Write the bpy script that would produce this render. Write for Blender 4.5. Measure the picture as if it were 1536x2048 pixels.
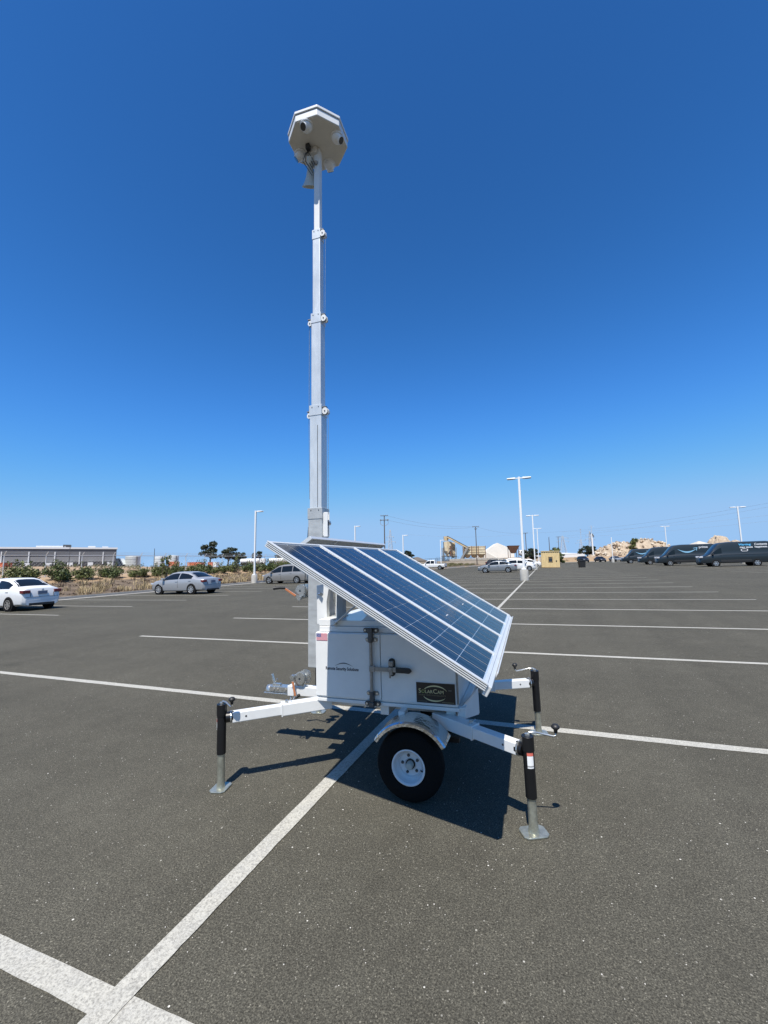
import bpy, bmesh, math, random
from mathutils import Vector, Matrix, noise
R = math.radians
rnd = random.Random(7)
for o in list(bpy.data.objects): bpy.data.objects.remove(o)
scene = bpy.context.scene
col = scene.collection

# ------------------------------------------------------------------ camera
# world: x along the parking stall lines, y along the row's centre line, z up from the asphalt
YAW, PITCH, ROLL, EYE = -0.3654, 0.1201, 0.0317, 1.621
def level_to_world(v):
    c, s = math.cos(YAW), math.sin(YAW)
    return Vector((c*v[0]+s*v[1], -s*v[0]+c*v[1], v[2]))
_Rv, _Dv, _Fv = Vector((1,0,0)), Vector((0,math.sin(PITCH),-math.cos(PITCH))), Vector((0,math.cos(PITCH),math.sin(PITCH)))
_right = level_to_world(_Rv*math.cos(ROLL)+_Dv*math.sin(ROLL))
_up = level_to_world(_Rv*math.sin(ROLL)-_Dv*math.cos(ROLL))
_back = level_to_world(-_Fv)
cam_data = bpy.data.cameras.new('camera')
cam = bpy.data.objects.new('camera', cam_data); col.objects.link(cam)
cm = Matrix((_right, _up, _back)).transposed().to_4x4(); cm.translation = (0,0,EYE)
cam.matrix_world = cm
cam_data.sensor_fit = 'VERTICAL'; cam_data.sensor_height = 24.0
cam_data.lens = 840.3/2048*24.0
cam_data.clip_start = 0.05; cam_data.clip_end = 9000
scene.camera = cam

# ------------------------------------------------------------------ sky, sun, exposure
SKY_RESPONSE = [(1.65, 0.3855, 3.24, 2.59), (1.325, 1.40, 5.5, 13.0), (1.75, 0.705, 8.78, 7.02)]   # power, gain, soft ceiling, softness
SUN = Vector((0.060, -0.498, 1.0)).normalized()
elev = math.asin(SUN.z); azim = math.atan2(SUN.x, SUN.y)
world = bpy.data.worlds.new('World'); scene.world = world; world.use_nodes = True
wn = world.node_tree; wn.nodes.clear()
sky = wn.nodes.new('ShaderNodeTexSky'); sky.sky_type = 'NISHITA'; sky.sun_disc = False
sky.sun_elevation = elev; sky.sun_rotation = azim
sky.altitude = 0; sky.air_density = 1.0; sky.dust_density = 0.12; sky.ozone_density = 4.0
bg = wn.nodes.new('ShaderNodeBackground'); bg.inputs['Strength'].default_value = 0.0715
wo = wn.nodes.new('ShaderNodeOutputWorld')
# deep, saturated blue of a dry summer sky: per-channel response over the whole dome
sep_ = wn.nodes.new('ShaderNodeSeparateColor'); com_ = wn.nodes.new('ShaderNodeCombineColor'); wn.links.new(sky.outputs[0], sep_.inputs[0])
for ch, (pw, gain, cap_, soft_) in enumerate(SKY_RESPONSE):
    p_ = wn.nodes.new('ShaderNodeMath'); p_.operation = 'POWER'; p_.inputs[1].default_value = pw; wn.links.new(sep_.outputs[ch], p_.inputs[0])
    g_ = wn.nodes.new('ShaderNodeMath'); g_.operation = 'MULTIPLY'; g_.inputs[1].default_value = gain; wn.links.new(p_.outputs[0], g_.inputs[0]); 
    c_ = wn.nodes.new('ShaderNodeMath'); c_.operation = 'SMOOTH_MIN'; c_.inputs[1].default_value = cap_; c_.inputs[2].default_value = soft_; wn.links.new(g_.outputs[0], c_.inputs[0]); wn.links.new(c_.outputs[0], com_.inputs[ch])
wn.links.new(com_.outputs[0], bg.inputs['Color']); wn.links.new(bg.outputs[0], wo.inputs['Surface'])
sl = bpy.data.lights.new('sun', 'SUN'); sl.energy = 5.0; sl.angle = R(0.53); sl.color = (1.0, 0.945, 0.86)
so = bpy.data.objects.new('sun', sl); col.objects.link(so)
so.rotation_euler = SUN.to_track_quat('Z', 'Y').to_euler(); so.location = (0,-10,40)
vs = scene.view_settings
vs.view_transform = 'Standard'; vs.look = 'None'; vs.gamma = 1.0; vs.use_curve_mapping = False
vs.exposure = 0.5

# ------------------------------------------------------------------ materials
MATS = {}
def mat(name, color, rough=0.5, metal=0.0, var=0.0, vscale=6.0, bump=0.0, bscale=40.0, coat=0.0, color2=None, streak=None, spec=0.5, emit=None):
    if name in MATS: return MATS[name]
    m = bpy.data.materials.new(name); m.use_nodes = True; MATS[name] = m
    nt = m.node_tree; b = nt.nodes['Principled BSDF']
    b.inputs['Roughness'].default_value = rough; b.inputs['Metallic'].default_value = metal
    b.inputs['Specular IOR Level'].default_value = spec
    if coat: b.inputs['Coat Weight'].default_value = coat; b.inputs['Coat Roughness'].default_value = 0.04
    c4 = (*color, 1)
    b.inputs['Base Color'].default_value = c4
    if emit: b.inputs['Emission Color'].default_value = (*emit, 1); b.inputs['Emission Strength'].default_value = 1
    tc = nt.nodes.new('ShaderNodeTexCoord')
    vec = tc.outputs['Object']
    if streak:
        mp = nt.nodes.new('ShaderNodeMapping'); mp.inputs['Scale'].default_value = streak
        nt.links.new(vec, mp.inputs[0]); vec = mp.outputs[0]
    if var or color2:
        n = nt.nodes.new('ShaderNodeTexNoise'); n.inputs['Scale'].default_value = vscale; n.inputs['Detail'].default_value = 6; n.inputs['Roughness'].default_value = 0.65
        nt.links.new(vec, n.inputs['Vector'])
        r = nt.nodes.new('ShaderNodeValToRGB'); e = r.color_ramp.elements
        e[0].position = 0.35; e[1].position = 0.68
        if color2: e[0].color = c4; e[1].color = (*color2, 1)
        else:
            e[0].color = (*[max(0, x*(1-var)) for x in color], 1); e[1].color = (*[min(1, x*(1+var*0.6)) for x in color], 1)
        nt.links.new(n.outputs['Fac'], r.inputs[0]); nt.links.new(r.outputs[0], b.inputs['Base Color'])
        mr = nt.nodes.new('ShaderNodeMapRange'); mr.inputs['To Min'].default_value = max(0.02, rough-0.12*min(1,var*4)); mr.inputs['To Max'].default_value = min(1, rough+0.12*min(1,var*4))
        nt.links.new(n.outputs['Fac'], mr.inputs[0]); nt.links.new(mr.outputs[0], b.inputs['Roughness'])
    if bump:
        n2 = nt.nodes.new('ShaderNodeTexNoise'); n2.inputs['Scale'].default_value = bscale; n2.inputs['Detail'].default_value = 4
        nt.links.new(tc.outputs['Object'], n2.inputs['Vector'])
        bp = nt.nodes.new('ShaderNodeBump'); bp.inputs['Strength'].default_value = bump; bp.inputs['Distance'].default_value = 0.02
        nt.links.new(n2.outputs['Fac'], bp.inputs['Height']); nt.links.new(bp.outputs[0], b.inputs['Normal'])
    return m

def asphalt_material(name, paint=False):
    m = bpy.data.materials.new(name); m.use_nodes = True; MATS[name] = m
    nt = m.node_tree; L = nt.links.new; b = nt.nodes['Principled BSDF']
    tc = nt.nodes.new('ShaderNodeTexCoord')
    def noisen(scale, detail=5, rough=0.6):
        n = nt.nodes.new('ShaderNodeTexNoise'); n.inputs['Scale'].default_value = scale; n.inputs['Detail'].default_value = detail; n.inputs['Roughness'].default_value = rough
        L(tc.outputs['Object'], n.inputs['Vector']); return n
    def ramp(src, stops):
        r = nt.nodes.new('ShaderNodeValToRGB'); e = r.color_ramp.elements
        while len(e) > 2: e.remove(e[-1])
        for i, (p, c) in enumerate(stops):
            if i >= 2: e.new(p)
            e[i].position = p; e[i].color = (*c, 1) if len(c) == 3 else c
        L(src, r.inputs[0]); return r
    def mix(kind, fac, a, c):
        x = nt.nodes.new('ShaderNodeMix'); x.data_type = 'RGBA'; x.blend_type = kind
        if isinstance(fac, float): x.inputs[0].default_value = fac
        else: L(fac, x.inputs[0])
        for inp, v in ((x.inputs[6], a), (x.inputs[7], c)):
            if isinstance(v, tuple): inp.default_value = (*v, 1)
            else: L(v, inp)
        return x.outputs[2]
    fine = noisen(130, 6, 0.75); big = noisen(0.35, 5); mid = noisen(5, 5, 0.7)
    if not paint:
        base = ramp(fine.outputs['Fac'], [(0.35, (0.028, 0.0262, 0.0207)), (0.65, (0.131, 0.1245, 0.0985))]).outputs[0]
        ag = nt.nodes.new('ShaderNodeTexVoronoi'); ag.inputs['Scale'].default_value = 230; L(tc.outputs['Object'], ag.inputs['Vector'])
        ags = nt.nodes.new('ShaderNodeSeparateColor'); L(ag.outputs['Color'], ags.inputs[0])
        base = mix('MULTIPLY', 0.62, base, ramp(ags.outputs[0], [(0.0, (0.45, 0.45, 0.45)), (0.7, (1.05, 1.05, 1.05)), (1.0, (1.95, 1.92, 1.85))]).outputs[0])
        base = mix('MULTIPLY', 1.0, base, ramp(big.outputs['Fac'], [(0.3, (0.85, 0.85, 0.85)), (0.7, (1.10, 1.10, 1.10))]).outputs[0])
        base = mix('MULTIPLY', 0.7, base, ramp(mid.outputs['Fac'], [(0.3, (0.84, 0.83, 0.82)), (0.7, (1.1, 1.1, 1.09))]).outputs[0])
        v = nt.nodes.new('ShaderNodeTexVoronoi'); v.inputs['Scale'].default_value = 34; L(tc.outputs['Object'], v.inputs['Vector'])
        sep = nt.nodes.new('ShaderNodeSeparateColor'); L(v.outputs['Color'], sep.inputs[0])
        # speck radius varies per cell; most cells have none
        rad = nt.nodes.new('ShaderNodeMapRange'); rad.inputs['From Min'].default_value = 0.62; rad.inputs['From Max'].default_value = 1.0; rad.inputs['To Min'].default_value = 0.0; rad.inputs['To Max'].default_value = 0.17
        L(sep.outputs[0], rad.inputs[0])
        lt = nt.nodes.new('ShaderNodeMath'); lt.operation = 'LESS_THAN'; L(v.outputs['Distance'], lt.inputs[0]); L(rad.outputs[0], lt.inputs[1])
        tint = ramp(sep.outputs[1], [(0.0, (0.16, 0.15, 0.125)), (0.8, (0.36, 0.345, 0.295)), (1.0, (0.62, 0.60, 0.53))]).outputs[0]
        base = mix('MIX', lt.outputs[0], base, tint)
        # finer pale chips between the larger ones
        v2 = nt.nodes.new('ShaderNodeTexVoronoi'); v2.inputs['Scale'].default_value = 85; L(tc.outputs['Object'], v2.inputs['Vector'])
        sep2 = nt.nodes.new('ShaderNodeSeparateColor'); L(v2.outputs['Color'], sep2.inputs[0])
        rad2 = nt.nodes.new('ShaderNodeMapRange'); rad2.inputs['From Min'].default_value = 0.70; rad2.inputs['From Max'].default_value = 1.0; rad2.inputs['To Min'].default_value = 0.0; rad2.inputs['To Max'].default_value = 0.30
        L(sep2.outputs[0], rad2.inputs[0])
        lt2 = nt.nodes.new('ShaderNodeMath'); lt2.operation = 'LESS_THAN'; L(v2.outputs['Distance'], lt2.inputs[0]); L(rad2.outputs[0], lt2.inputs[1])
        base = mix('MIX', lt2.outputs[0], base, (0.20, 0.187, 0.148))
        # tyre scuffs and oil spots
        sp = noisen(0.9, 3, 0.5); spot = ramp(sp.outputs['Fac'], [(0.68, (0, 0, 0)), (0.76, (1, 1, 1))])
        base = mix('MULTIPLY', 0.35, base, mix('MIX', spot.outputs[0], (1.0, 1.0, 1.0), (0.5, 0.5, 0.5)))
        mp = nt.nodes.new('ShaderNodeMapping'); mp.inputs['Scale'].default_value = (1.6, 0.07, 1.0); mp.inputs['Rotation'].default_value = (0, 0, 0.35); L(tc.outputs['Object'], mp.inputs[0])
        tn_ = nt.nodes.new('ShaderNodeTexNoise'); tn_.inputs['Scale'].default_value = 1.0; tn_.inputs['Detail'].default_value = 4; L(mp.outputs[0], tn_.inputs['Vector'])
        base = mix('MULTIPLY', 1.0, base, ramp(tn_.outputs['Fac'], [(0.36, (0.95, 0.95, 0.95)), (0.62, (1.03, 1.03, 1.03))]).outputs[0])
        mp2 = nt.nodes.new('ShaderNodeMapping'); mp2.inputs['Scale'].default_value = (0.10, 1.3, 1.0); mp2.inputs['Rotation'].default_value = (0, 0, 0.1); L(tc.outputs['Object'], mp2.inputs[0])
        tn2 = nt.nodes.new('ShaderNodeTexNoise'); tn2.inputs['Scale'].default_value = 1.0; tn2.inputs['Detail'].default_value = 3; L(mp2.outputs[0], tn2.inputs['Vector'])
        base = mix('MULTIPLY', 1.0, base, ramp(tn2.outputs['Fac'], [(0.34, (0.95, 0.95, 0.95)), (0.60, (1.02, 1.02, 1.02))]).outputs[0])
        b.inputs['Roughness'].default_value = 0.86
        b.inputs['Specular IOR Level'].default_value = 0.12
    else:
        grain = ramp(noisen(90, 6, 0.8).outputs['Fac'], [(0.36, (0.17, 0.162, 0.14)), (0.56, (0.45, 0.435, 0.375))]).outputs[0]
        wear = noisen(3.0, 6, 0.7)
        worn = ramp(fine.outputs['Fac'], [(0.3, (0.05, 0.048, 0.043)), (0.6, (0.5, 0.49, 0.44))]).outputs[0]
        base = mix('MIX', ramp(wear.outputs['Fac'], [(0.47, (0, 0, 0)), (0.70, (0.95, 0.95, 0.95))]).outputs[0], grain, worn)
        b.inputs['Roughness'].default_value = 0.8
    L(base, b.inputs['Base Color'])
    bp = nt.nodes.new('ShaderNodeBump'); bp.inputs['Strength'].default_value = 0.4; bp.inputs['Distance'].default_value = 0.005
    L(fine.outputs['Fac'], bp.inputs['Height']); L(bp.outputs[0], b.inputs['Normal'])
    return m

ASPHALT = asphalt_material('asphalt'); PAINT = asphalt_material('road_paint', True)
WHITE = mat('white_powder_coat', (0.70, 0.71, 0.70), 0.30, var=0.06, vscale=3.5, coat=0.3, bump=0.02, bscale=5)
WHITE_B = mat('white_paint_matt', (0.66, 0.67, 0.66), 0.5, var=0.05)
GALV = mat('galvanised_steel', (0.55, 0.575, 0.58), 0.42, 0.35, var=0.22, vscale=14, streak=(1, 1, 0.25), color2=(0.66, 0.69, 0.70))
GALV_D = mat('galvanised_scuffed', (0.38, 0.39, 0.385), 0.48, 0.35, var=0.3, vscale=9, streak=(0.6, 0.6, 1.6), color2=(0.52, 0.54, 0.535))
ZINC = mat('zinc_plated_steel', (0.55, 0.56, 0.54), 0.27, 0.82, var=0.15, vscale=30)
ZINC_Y = mat('zinc_foot', (0.44, 0.45, 0.38), 0.33, 0.72, var=0.25, vscale=25)
STEEL = mat('brushed_lock_steel', (0.30, 0.285, 0.26), 0.45, 0.45, var=0.2, vscale=30)
STEEL_D = mat('dark_cast_steel', (0.10, 0.10, 0.10), 0.5, 0.6, var=0.3, vscale=40)
BLACK = mat('black_paint', (0.006, 0.006, 0.007), 0.4, var=0.2)
BLACK_P = mat('black_plastic', (0.015, 0.015, 0.015), 0.5)
RUBBER = mat('tyre_rubber', (0.008, 0.008, 0.008), 0.85, bump=0.3, bscale=60, spec=0.1)
ALU = mat('anodised_aluminium', (0.66, 0.675, 0.67), 0.36, 0.35, var=0.05)
CELL_BACK = mat('white_backsheet', (0.42, 0.46, 0.50), 0.10, coat=0.6)
ORANGE = mat('orange_grip', (0.46, 0.17, 0.07), 0.55, var=0.15)
GOLD = mat('pale_gold_print', (0.62, 0.55, 0.30), 0.5)
GREENGOLD = mat('green_gold_print', (0.36, 0.40, 0.12), 0.5)
SIGN_BLACK = mat('sign_black', (0.008, 0.008, 0.009), 0.3)
INK = mat('dark_ink', (0.03, 0.035, 0.05), 0.5)
RED = mat('flag_red', (0.55, 0.10, 0.13), 0.5); BLUE = mat('flag_blue', (0.05, 0.06, 0.22), 0.5)
TRED = mat('sticker_red', (0.62, 0.14, 0.10), 0.5)
GREY_UNDER = mat('grey_panel_underside', (0.34, 0.36, 0.36), 0.4, var=0.12, vscale=3)
GLASS_D = mat('dark_glass', (0.012, 0.014, 0.016), 0.05, spec=0.7, coat=0.5)
CAMGREY = mat('warm_grey_plastic', (0.58, 0.56, 0.51), 0.5, var=0.06, vscale=10)
CONC = mat('concrete', (0.40, 0.385, 0.35), 0.85, var=0.15, vscale=3, bump=0.3, bscale=30)
LAMP_W = mat('lamp_white', (0.70, 0.71, 0.70), 0.4)

def cell_material():
    m = bpy.data.materials.new('solar_cell'); m.use_nodes = True; MATS['solar_cell'] = m
    nt = m.node_tree; L = nt.links.new; b = nt.nodes['Principled BSDF']
    tc = nt.nodes.new('ShaderNodeTexCoord')
    v = nt.nodes.new('ShaderNodeTexVoronoi'); v.inputs['Scale'].default_value = 55; L(tc.outputs['Object'], v.inputs['Vector'])
    info = nt.nodes.new('ShaderNodeObjectInfo')
    sep = nt.nodes.new('ShaderNodeSeparateColor'); L(v.outputs['Color'], sep.inputs[0])
    add = nt.nodes.new('ShaderNodeMath'); add.operation = 'MULTIPLY_ADD'; L(sep.outputs[0], add.inputs[0]); add.inputs[1].default_value = 0.55; L(info.outputs['Random'], add.inputs[2])
    r = nt.nodes.new('ShaderNodeValToRGB'); e = r.color_ramp.elements
    e[0].position = 0.0; e[0].color = (0.0035, 0.0058, 0.0125, 1); e[1].position = 1.4; e[1].color = (0.0075, 0.0120, 0.024, 1)
    L(add.outputs[0], r.inputs[0])
    # two silver busbars along the cell
    sx = nt.nodes.new('ShaderNodeSeparateXYZ'); L(tc.outputs['Object'], sx.inputs[0])
    ab = nt.nodes.new('ShaderNodeMath'); ab.operation = 'ABSOLUTE'; L(sx.outputs['Y'], ab.inputs[0])
    sb = nt.nodes.new('ShaderNodeMath'); sb.operation = 'SUBTRACT'; L(ab.outputs[0], sb.inputs[0]); sb.inputs[1].default_value = 0.038
    a2 = nt.nodes.new('ShaderNodeMath'); a2.operation = 'ABSOLUTE'; L(sb.outputs[0], a2.inputs[0])
    lt = nt.nodes.new('ShaderNodeMath'); lt.operation = 'LESS_THAN'; L(a2.outputs[0], lt.inputs[0]); lt.inputs[1].default_value = 0.0024
    mx = nt.nodes.new('ShaderNodeMix'); mx.data_type = 'RGBA'; L(lt.outputs[0], mx.inputs[0]); L(r.outputs[0], mx.inputs[6]); mx.inputs[7].default_value = (0.050, 0.062, 0.085, 1)
    L(mx.outputs[2], b.inputs['Base Color'])
    b.inputs['Roughness'].default_value = 0.10; b.inputs['Specular IOR Level'].default_value = 0.19
    return m
CELL = cell_material()
def tread_material():
    m = mat('diamond_plate', (0.60, 0.62, 0.62), 0.22, 0.95)
    nt = m.node_tree; b = nt.nodes['Principled BSDF']; tc = nt.nodes.new('ShaderNodeTexCoord')
    v = nt.nodes.new('ShaderNodeTexVoronoi'); v.inputs['Scale'].default_value = 38; nt.links.new(tc.outputs['Object'], v.inputs['Vector'])
    bp = nt.nodes.new('ShaderNodeBump'); bp.inputs['Strength'].default_value = 0.45; bp.inputs['Distance'].default_value = 0.006
    nt.links.new(v.outputs['Distance'], bp.inputs['Height']); nt.links.new(bp.outputs[0], b.inputs['Normal'])
    return m
TREAD = tread_material()

# ------------------------------------------------------------------ mesh helpers
class MB:
    def __init__(s): s.v = []; s.f = []
    def add(s, vs, fs, M=None):
        n = len(s.v)
        s.v += [tuple(M @ Vector(p)) if M else tuple(p) for p in vs]
        s.f += [tuple(i+n for i in f) for f in fs]; return s
    def box(s, c, d, M=None):
        x, y, z = c; a, b, e = d[0]/2, d[1]/2, d[2]/2
        vs = [(x+i*a, y+j*b, z+k*e) for i in (-1,1) for j in (-1,1) for k in (-1,1)]
        return s.add(vs, [(0,1,3,2),(4,6,7,5),(0,4,5,1),(2,3,7,6),(0,2,6,4),(1,5,7,3)], M)
    def bb(s, x0, x1, y0, y1, z0, z1, M=None):
        return s.box(((x0+x1)/2,(y0+y1)/2,(z0+z1)/2), (x1-x0,y1-y0,z1-z0), M)
    def tube(s, pts, r, n=10, cap=True):
        pts = [Vector(p) for p in pts]; rs = r if isinstance(r, (list, tuple)) else [r]*len(pts)
        base = len(s.v); up = None
        for i, p in enumerate(pts):
            t = (pts[min(i+1, len(pts)-1)]-pts[max(i-1, 0)]).normalized()
            if up is None: up = t.orthogonal().normalized()
            up = (up - t*up.dot(t)); up = up.normalized() if up.length > 1e-6 else t.orthogonal().normalized()
            w = t.cross(up)
            for k in range(n):
                a = 2*math.pi*k/n; s.v.append(tuple(p+(up*math.cos(a)+w*math.sin(a))*rs[i]))
        for i in range(len(pts)-1):
            for k in range(n):
                a = base+i*n+k; b = base+i*n+(k+1) % n; s.f.append((a, b, b+n, a+n))
        if cap:
            s.f.append(tuple(base+k for k in range(n))[::-1]); e = base+(len(pts)-1)*n; s.f.append(tuple(e+k for k in range(n)))
        return s
    def bar(s, p, q, w, h, up=(0,0,1)):
        p, q = Vector(p), Vector(q); t = (q-p); l = t.length; t.normalize()
        sd = t.cross(Vector(up)).normalized(); u = sd.cross(t)
        M = Matrix((t, sd, u)).transposed().to_4x4(); M.translation = (p+q)/2
        return s.box((0,0,0), (l, w, h), M)
    def lathe(s, prof, n=24, M=None, close=False):
        vs = []; fs = []; m = len(prof)
        for k in range(n):
            a = 2*math.pi*k/n
            for r, z in prof: vs.append((r*math.cos(a), r*math.sin(a), z))
        for k in range(n):
            for j in range(m-1 + (1 if close else 0)):
                a = k*m+j; b = ((k+1) % n)*m+j; a2 = k*m+(j+1) % m; b2 = ((k+1) % n)*m+(j+1) % m
                fs.append((a, b, b2, a2))
        return s.add(vs, fs, M)
    def prism(s, poly, z0, z1, M=None):
        n = len(poly); vs = [(x, y, z0) for x, y in poly]+[(x, y, z1) for x, y in poly]
        fs = [tuple(range(n))[::-1], tuple(range(n, 2*n))]+[(i, (i+1) % n, n+(i+1) % n, n+i) for i in range(n)]
        return s.add(vs, fs, M)
    def mesh(s, name, m):
        me = bpy.data.meshes.new(name); me.from_pydata(s.v, [], s.f); me.materials.append(m); me.update(); return me
    def build(s, name, m, parent=None, smooth=None, bevel=0, M=None, segs=2, fix=True):
        me = s.mesh(name, m)
        if fix:
            bm = bmesh.new(); bm.from_mesh(me); bmesh.ops.recalc_face_normals(bm, faces=bm.faces); bm.to_mesh(me); bm.free()
        if smooth is not None:
            me.shade_smooth(); me.set_sharp_from_angle(angle=R(smooth))
        return link(name, me, parent, M, bevel, segs)
def link(name, me, parent=None, M=None, bevel=0, segs=2):
    o = bpy.data.objects.new(name, me); col.objects.link(o)
    if parent is not None: o.parent = parent
    if M is not None: o.matrix_local = M
    if bevel:
        b = o.modifiers.new('bevel', 'BEVEL'); b.width = bevel; b.segments = segs; b.limit_method = 'ANGLE'; b.angle_limit = R(40); b.harden_normals = False
    return o
def empty(name, loc, rz=0, lean=0.0):
    o = bpy.data.objects.new(name, None); col.objects.link(o)
    M = Matrix.Rotation(rz, 4, 'Z')
    if lean: M = Matrix.Rotation(lean, 4, FWD) @ M
    M.translation = loc; o.matrix_world = M; o.empty_display_size = 0.2
    return o
FWD = level_to_world((0, 1, 0))
LEAN = 0.015          # the lot falls a little to the left, posts stand plumb
def tag(o, label, cat=None, group=None):
    o['label'] = label
    if cat: o['category'] = cat
    if group: o['group'] = group
    return o
def struct(o): o['kind'] = 'structure'; return o
def stuff(o): o['kind'] = 'stuff'; return o
def copy_tree(o, parent=None):
    c = o.copy(); col.objects.link(c); c.parent = parent
    for ch in list(o.children): copy_tree(ch, c)
    return c
def RX(a): return Matrix.Rotation(a, 4, 'X')
def RY(a): return Matrix.Rotation(a, 4, 'Y')
def RZ(a): return Matrix.Rotation(a, 4, 'Z')
def T(x, y=None, z=None): return Matrix.Translation((x, y, z) if y is not None else x)
def lerp(a, b, t): return a+(b-a)*t
def interp(x, pts):
    if x <= pts[0][0]: return pts[0][1]
    for (a, b), (c, d) in zip(pts, pts[1:]):
        if x <= c: return lerp(b, d, (x-a)/(c-a))
    return pts[-1][1]
def smooth01(t): t = max(0, min(1, t)); return t*t*(3-2*t)
def text_mesh(txt, size, name, m, parent, M, shear=0.0, sx=1.0, align='LEFT', bold=0.0, thick=0.0006):
    cu = bpy.data.curves.new('t', 'FONT'); cu.body = txt; cu.size = size; cu.align_x = align; cu.shear = shear; cu.offset = bold; cu.extrude = thick; cu.resolution_u = 3
    ob = bpy.data.objects.new('t', cu); col.objects.link(ob)
    dg = bpy.context.evaluated_depsgraph_get(); dg.update()
    me = bpy.data.meshes.new_from_object(ob.evaluated_get(dg)); bpy.data.objects.remove(ob); bpy.data.curves.remove(cu)
    for v in me.vertices: v.co.x *= sx
    me.materials.clear(); me.materials.append(m)
    return link(name, me, parent, M)

# ------------------------------------------------------------------ ground
KERB = [(-60, -28), (45, -28), (60, -27), (85, -21.5), (107, -18.5), (133, -17)]
def kerb_x(y): return interp(y, KERB)
BACK = 133.0
def ground_z(x, y):
    d = kerb_x(y)-x
    z = -0.08
    if d > 0 and y < 400:
        f = interp(y, [(60, 1.0), (95, 0.55), (130, 0.25)])
        z = 0.10+f*(1.2*smooth01((d-0.3)/10.0)+1.95*smooth01((d-10)/75.0))+0.05*noise.noise(Vector((x*0.4, y*0.4, 0)))*min(1, d/2)
    elif y > BACK:
        dy = y-BACK
        f = smooth01((x+6)/12)*(1-smooth01((x-75)/40))
        z = 0.06+f*1.35*smooth01((dy-1.5)/7)*(1-smooth01((dy-40)/60))+0.12*noise.noise(Vector((x*0.25, y*0.25, 3)))*min(1, dy/3)
    elif x > 70: z = -0.05
    return z
def axis(lo, hi, fine0, fine1, step):
    a = []; v = fine0
    while v <= fine1+1e-6: a.append(v); v += step
    s = step; v = fine0
    while v > lo: s *= 1.35; v -= s; a.insert(0, max(v, lo))
    s = step; v = a[-1]
    while v < hi: s *= 1.35; v += s; a.append(min(v, hi))
    return a
DIRT = mat('dry_dirt', (0.26, 0.175, 0.098), 0.95, vscale=0.22, color2=(0.36, 0.255, 0.15), bump=0.5, bscale=4)
MULCH = mat('dry_mulch', (0.058, 0.04, 0.028), 0.95, vscale=2.2, color2=(0.20, 0.15, 0.095), bump=0.8, bscale=9)
xs = axis(-3000, 3000, -48, -14, 1.0); ys = axis(-400, 5000, -20, 160, 2.0)
gv = [(x, y, ground_z(x, y)) for x in xs for y in ys]
gf = [(i*len(ys)+j, (i+1)*len(ys)+j, (i+1)*len(ys)+j+1, i*len(ys)+j+1) for i in range(len(xs)-1) for j in range(len(ys)-1)]
g = MB(); g.v = gv; g.f = gf
ground = struct(g.build('ground', DIRT, smooth=60, fix=False))
# planting bed: the mulched strip above the kerb
b = MB(); NY = 80
for i in range(NY+1):
    y = -10+i*1.8
    for k in range(8): 
        x = kerb_x(y)-0.22-k*0.95
        b.v.append((x, y, ground_z(x, y)+0.05+0.05*noise.noise(Vector((x*1.3, y*1.3, 5)))-(0.14 if k == 7 else 0)))
b.f = [(i*8+k, i*8+k+1, (i+1)*8+k+1, (i+1)*8+k) for i in range(NY) for k in range(7)]
struct(b.build('planting_bed', MULCH, smooth=60, fix=False))

# asphalt lot with its painted lines
poly = [(70, -40), (70, BACK)]+[(kerb_x(y)-0.05, y) for y in (133, 107, 85, 60, 45, -40)]
lot = MB(); lot.add([(x, y, 0) for x, y in poly], [tuple(range(len(poly)))])
lot = struct(lot.build('parking_lot', ASPHALT))
CX = -1.651
def strip(x0, x1, y0, y1, z=0.003):
    m = MB(); st_ = 0.04 if (y0 < 6 and y1 > -7) else 0.25; nx = max(1, int(abs(x1-x0)/st_)); ny = max(1, int(abs(y1-y0)/st_))
    if x1-x0 > y1-y0:
        pts = [(lerp(x0, x1, i/nx), lerp(y0, y1, j)+0.0045*noise.noise(Vector((i*st_*3.1, j*9+y0, 1)))+0.003*noise.noise(Vector((i*3.7, j*9+y0, 4))), z) for i in range(nx+1) for j in (0, 1)]; n = nx
    else:
        pts = [(lerp(x0, x1, j)+0.0045*noise.noise(Vector((j*9+x0, i*st_*3.1, 2)))+0.003*noise.noise(Vector((j*9+x0, i*3.7, 5))), lerp(y0, y1, i/ny), z) for i in range(ny+1) for j in (0, 1)]; n = ny
    m.add(pts, [(2*i, 2*i+1, 2*i+3, 2*i+2) for i in range(n)])
    o = m.build('stall_line', PAINT, lot, fix=False)
    for p in o.data.polygons:
        if p.normal.z < 0: o.data.flip_normals(); break
    return o
strip(CX-0.052, CX+0.052, -6, 118, 0.0055)
strip(-9.594, 6.433, 1.23, 1.335)
for k in range(33):
    y = 4.476+3.353*k; strip(-9.594, 6.433, y-0.055, y+0.055)
for k in range(-3, 19):
    y = 10.92+3.1*k; strip(kerb_x(y)+0.7, -17.76, y-0.05, y+0.05)
for k in range(24):   # stalls in front of the vans
    y = 40+3.353*k
    strip(14.2, 22.5, y-0.05, y+0.05)
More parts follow.
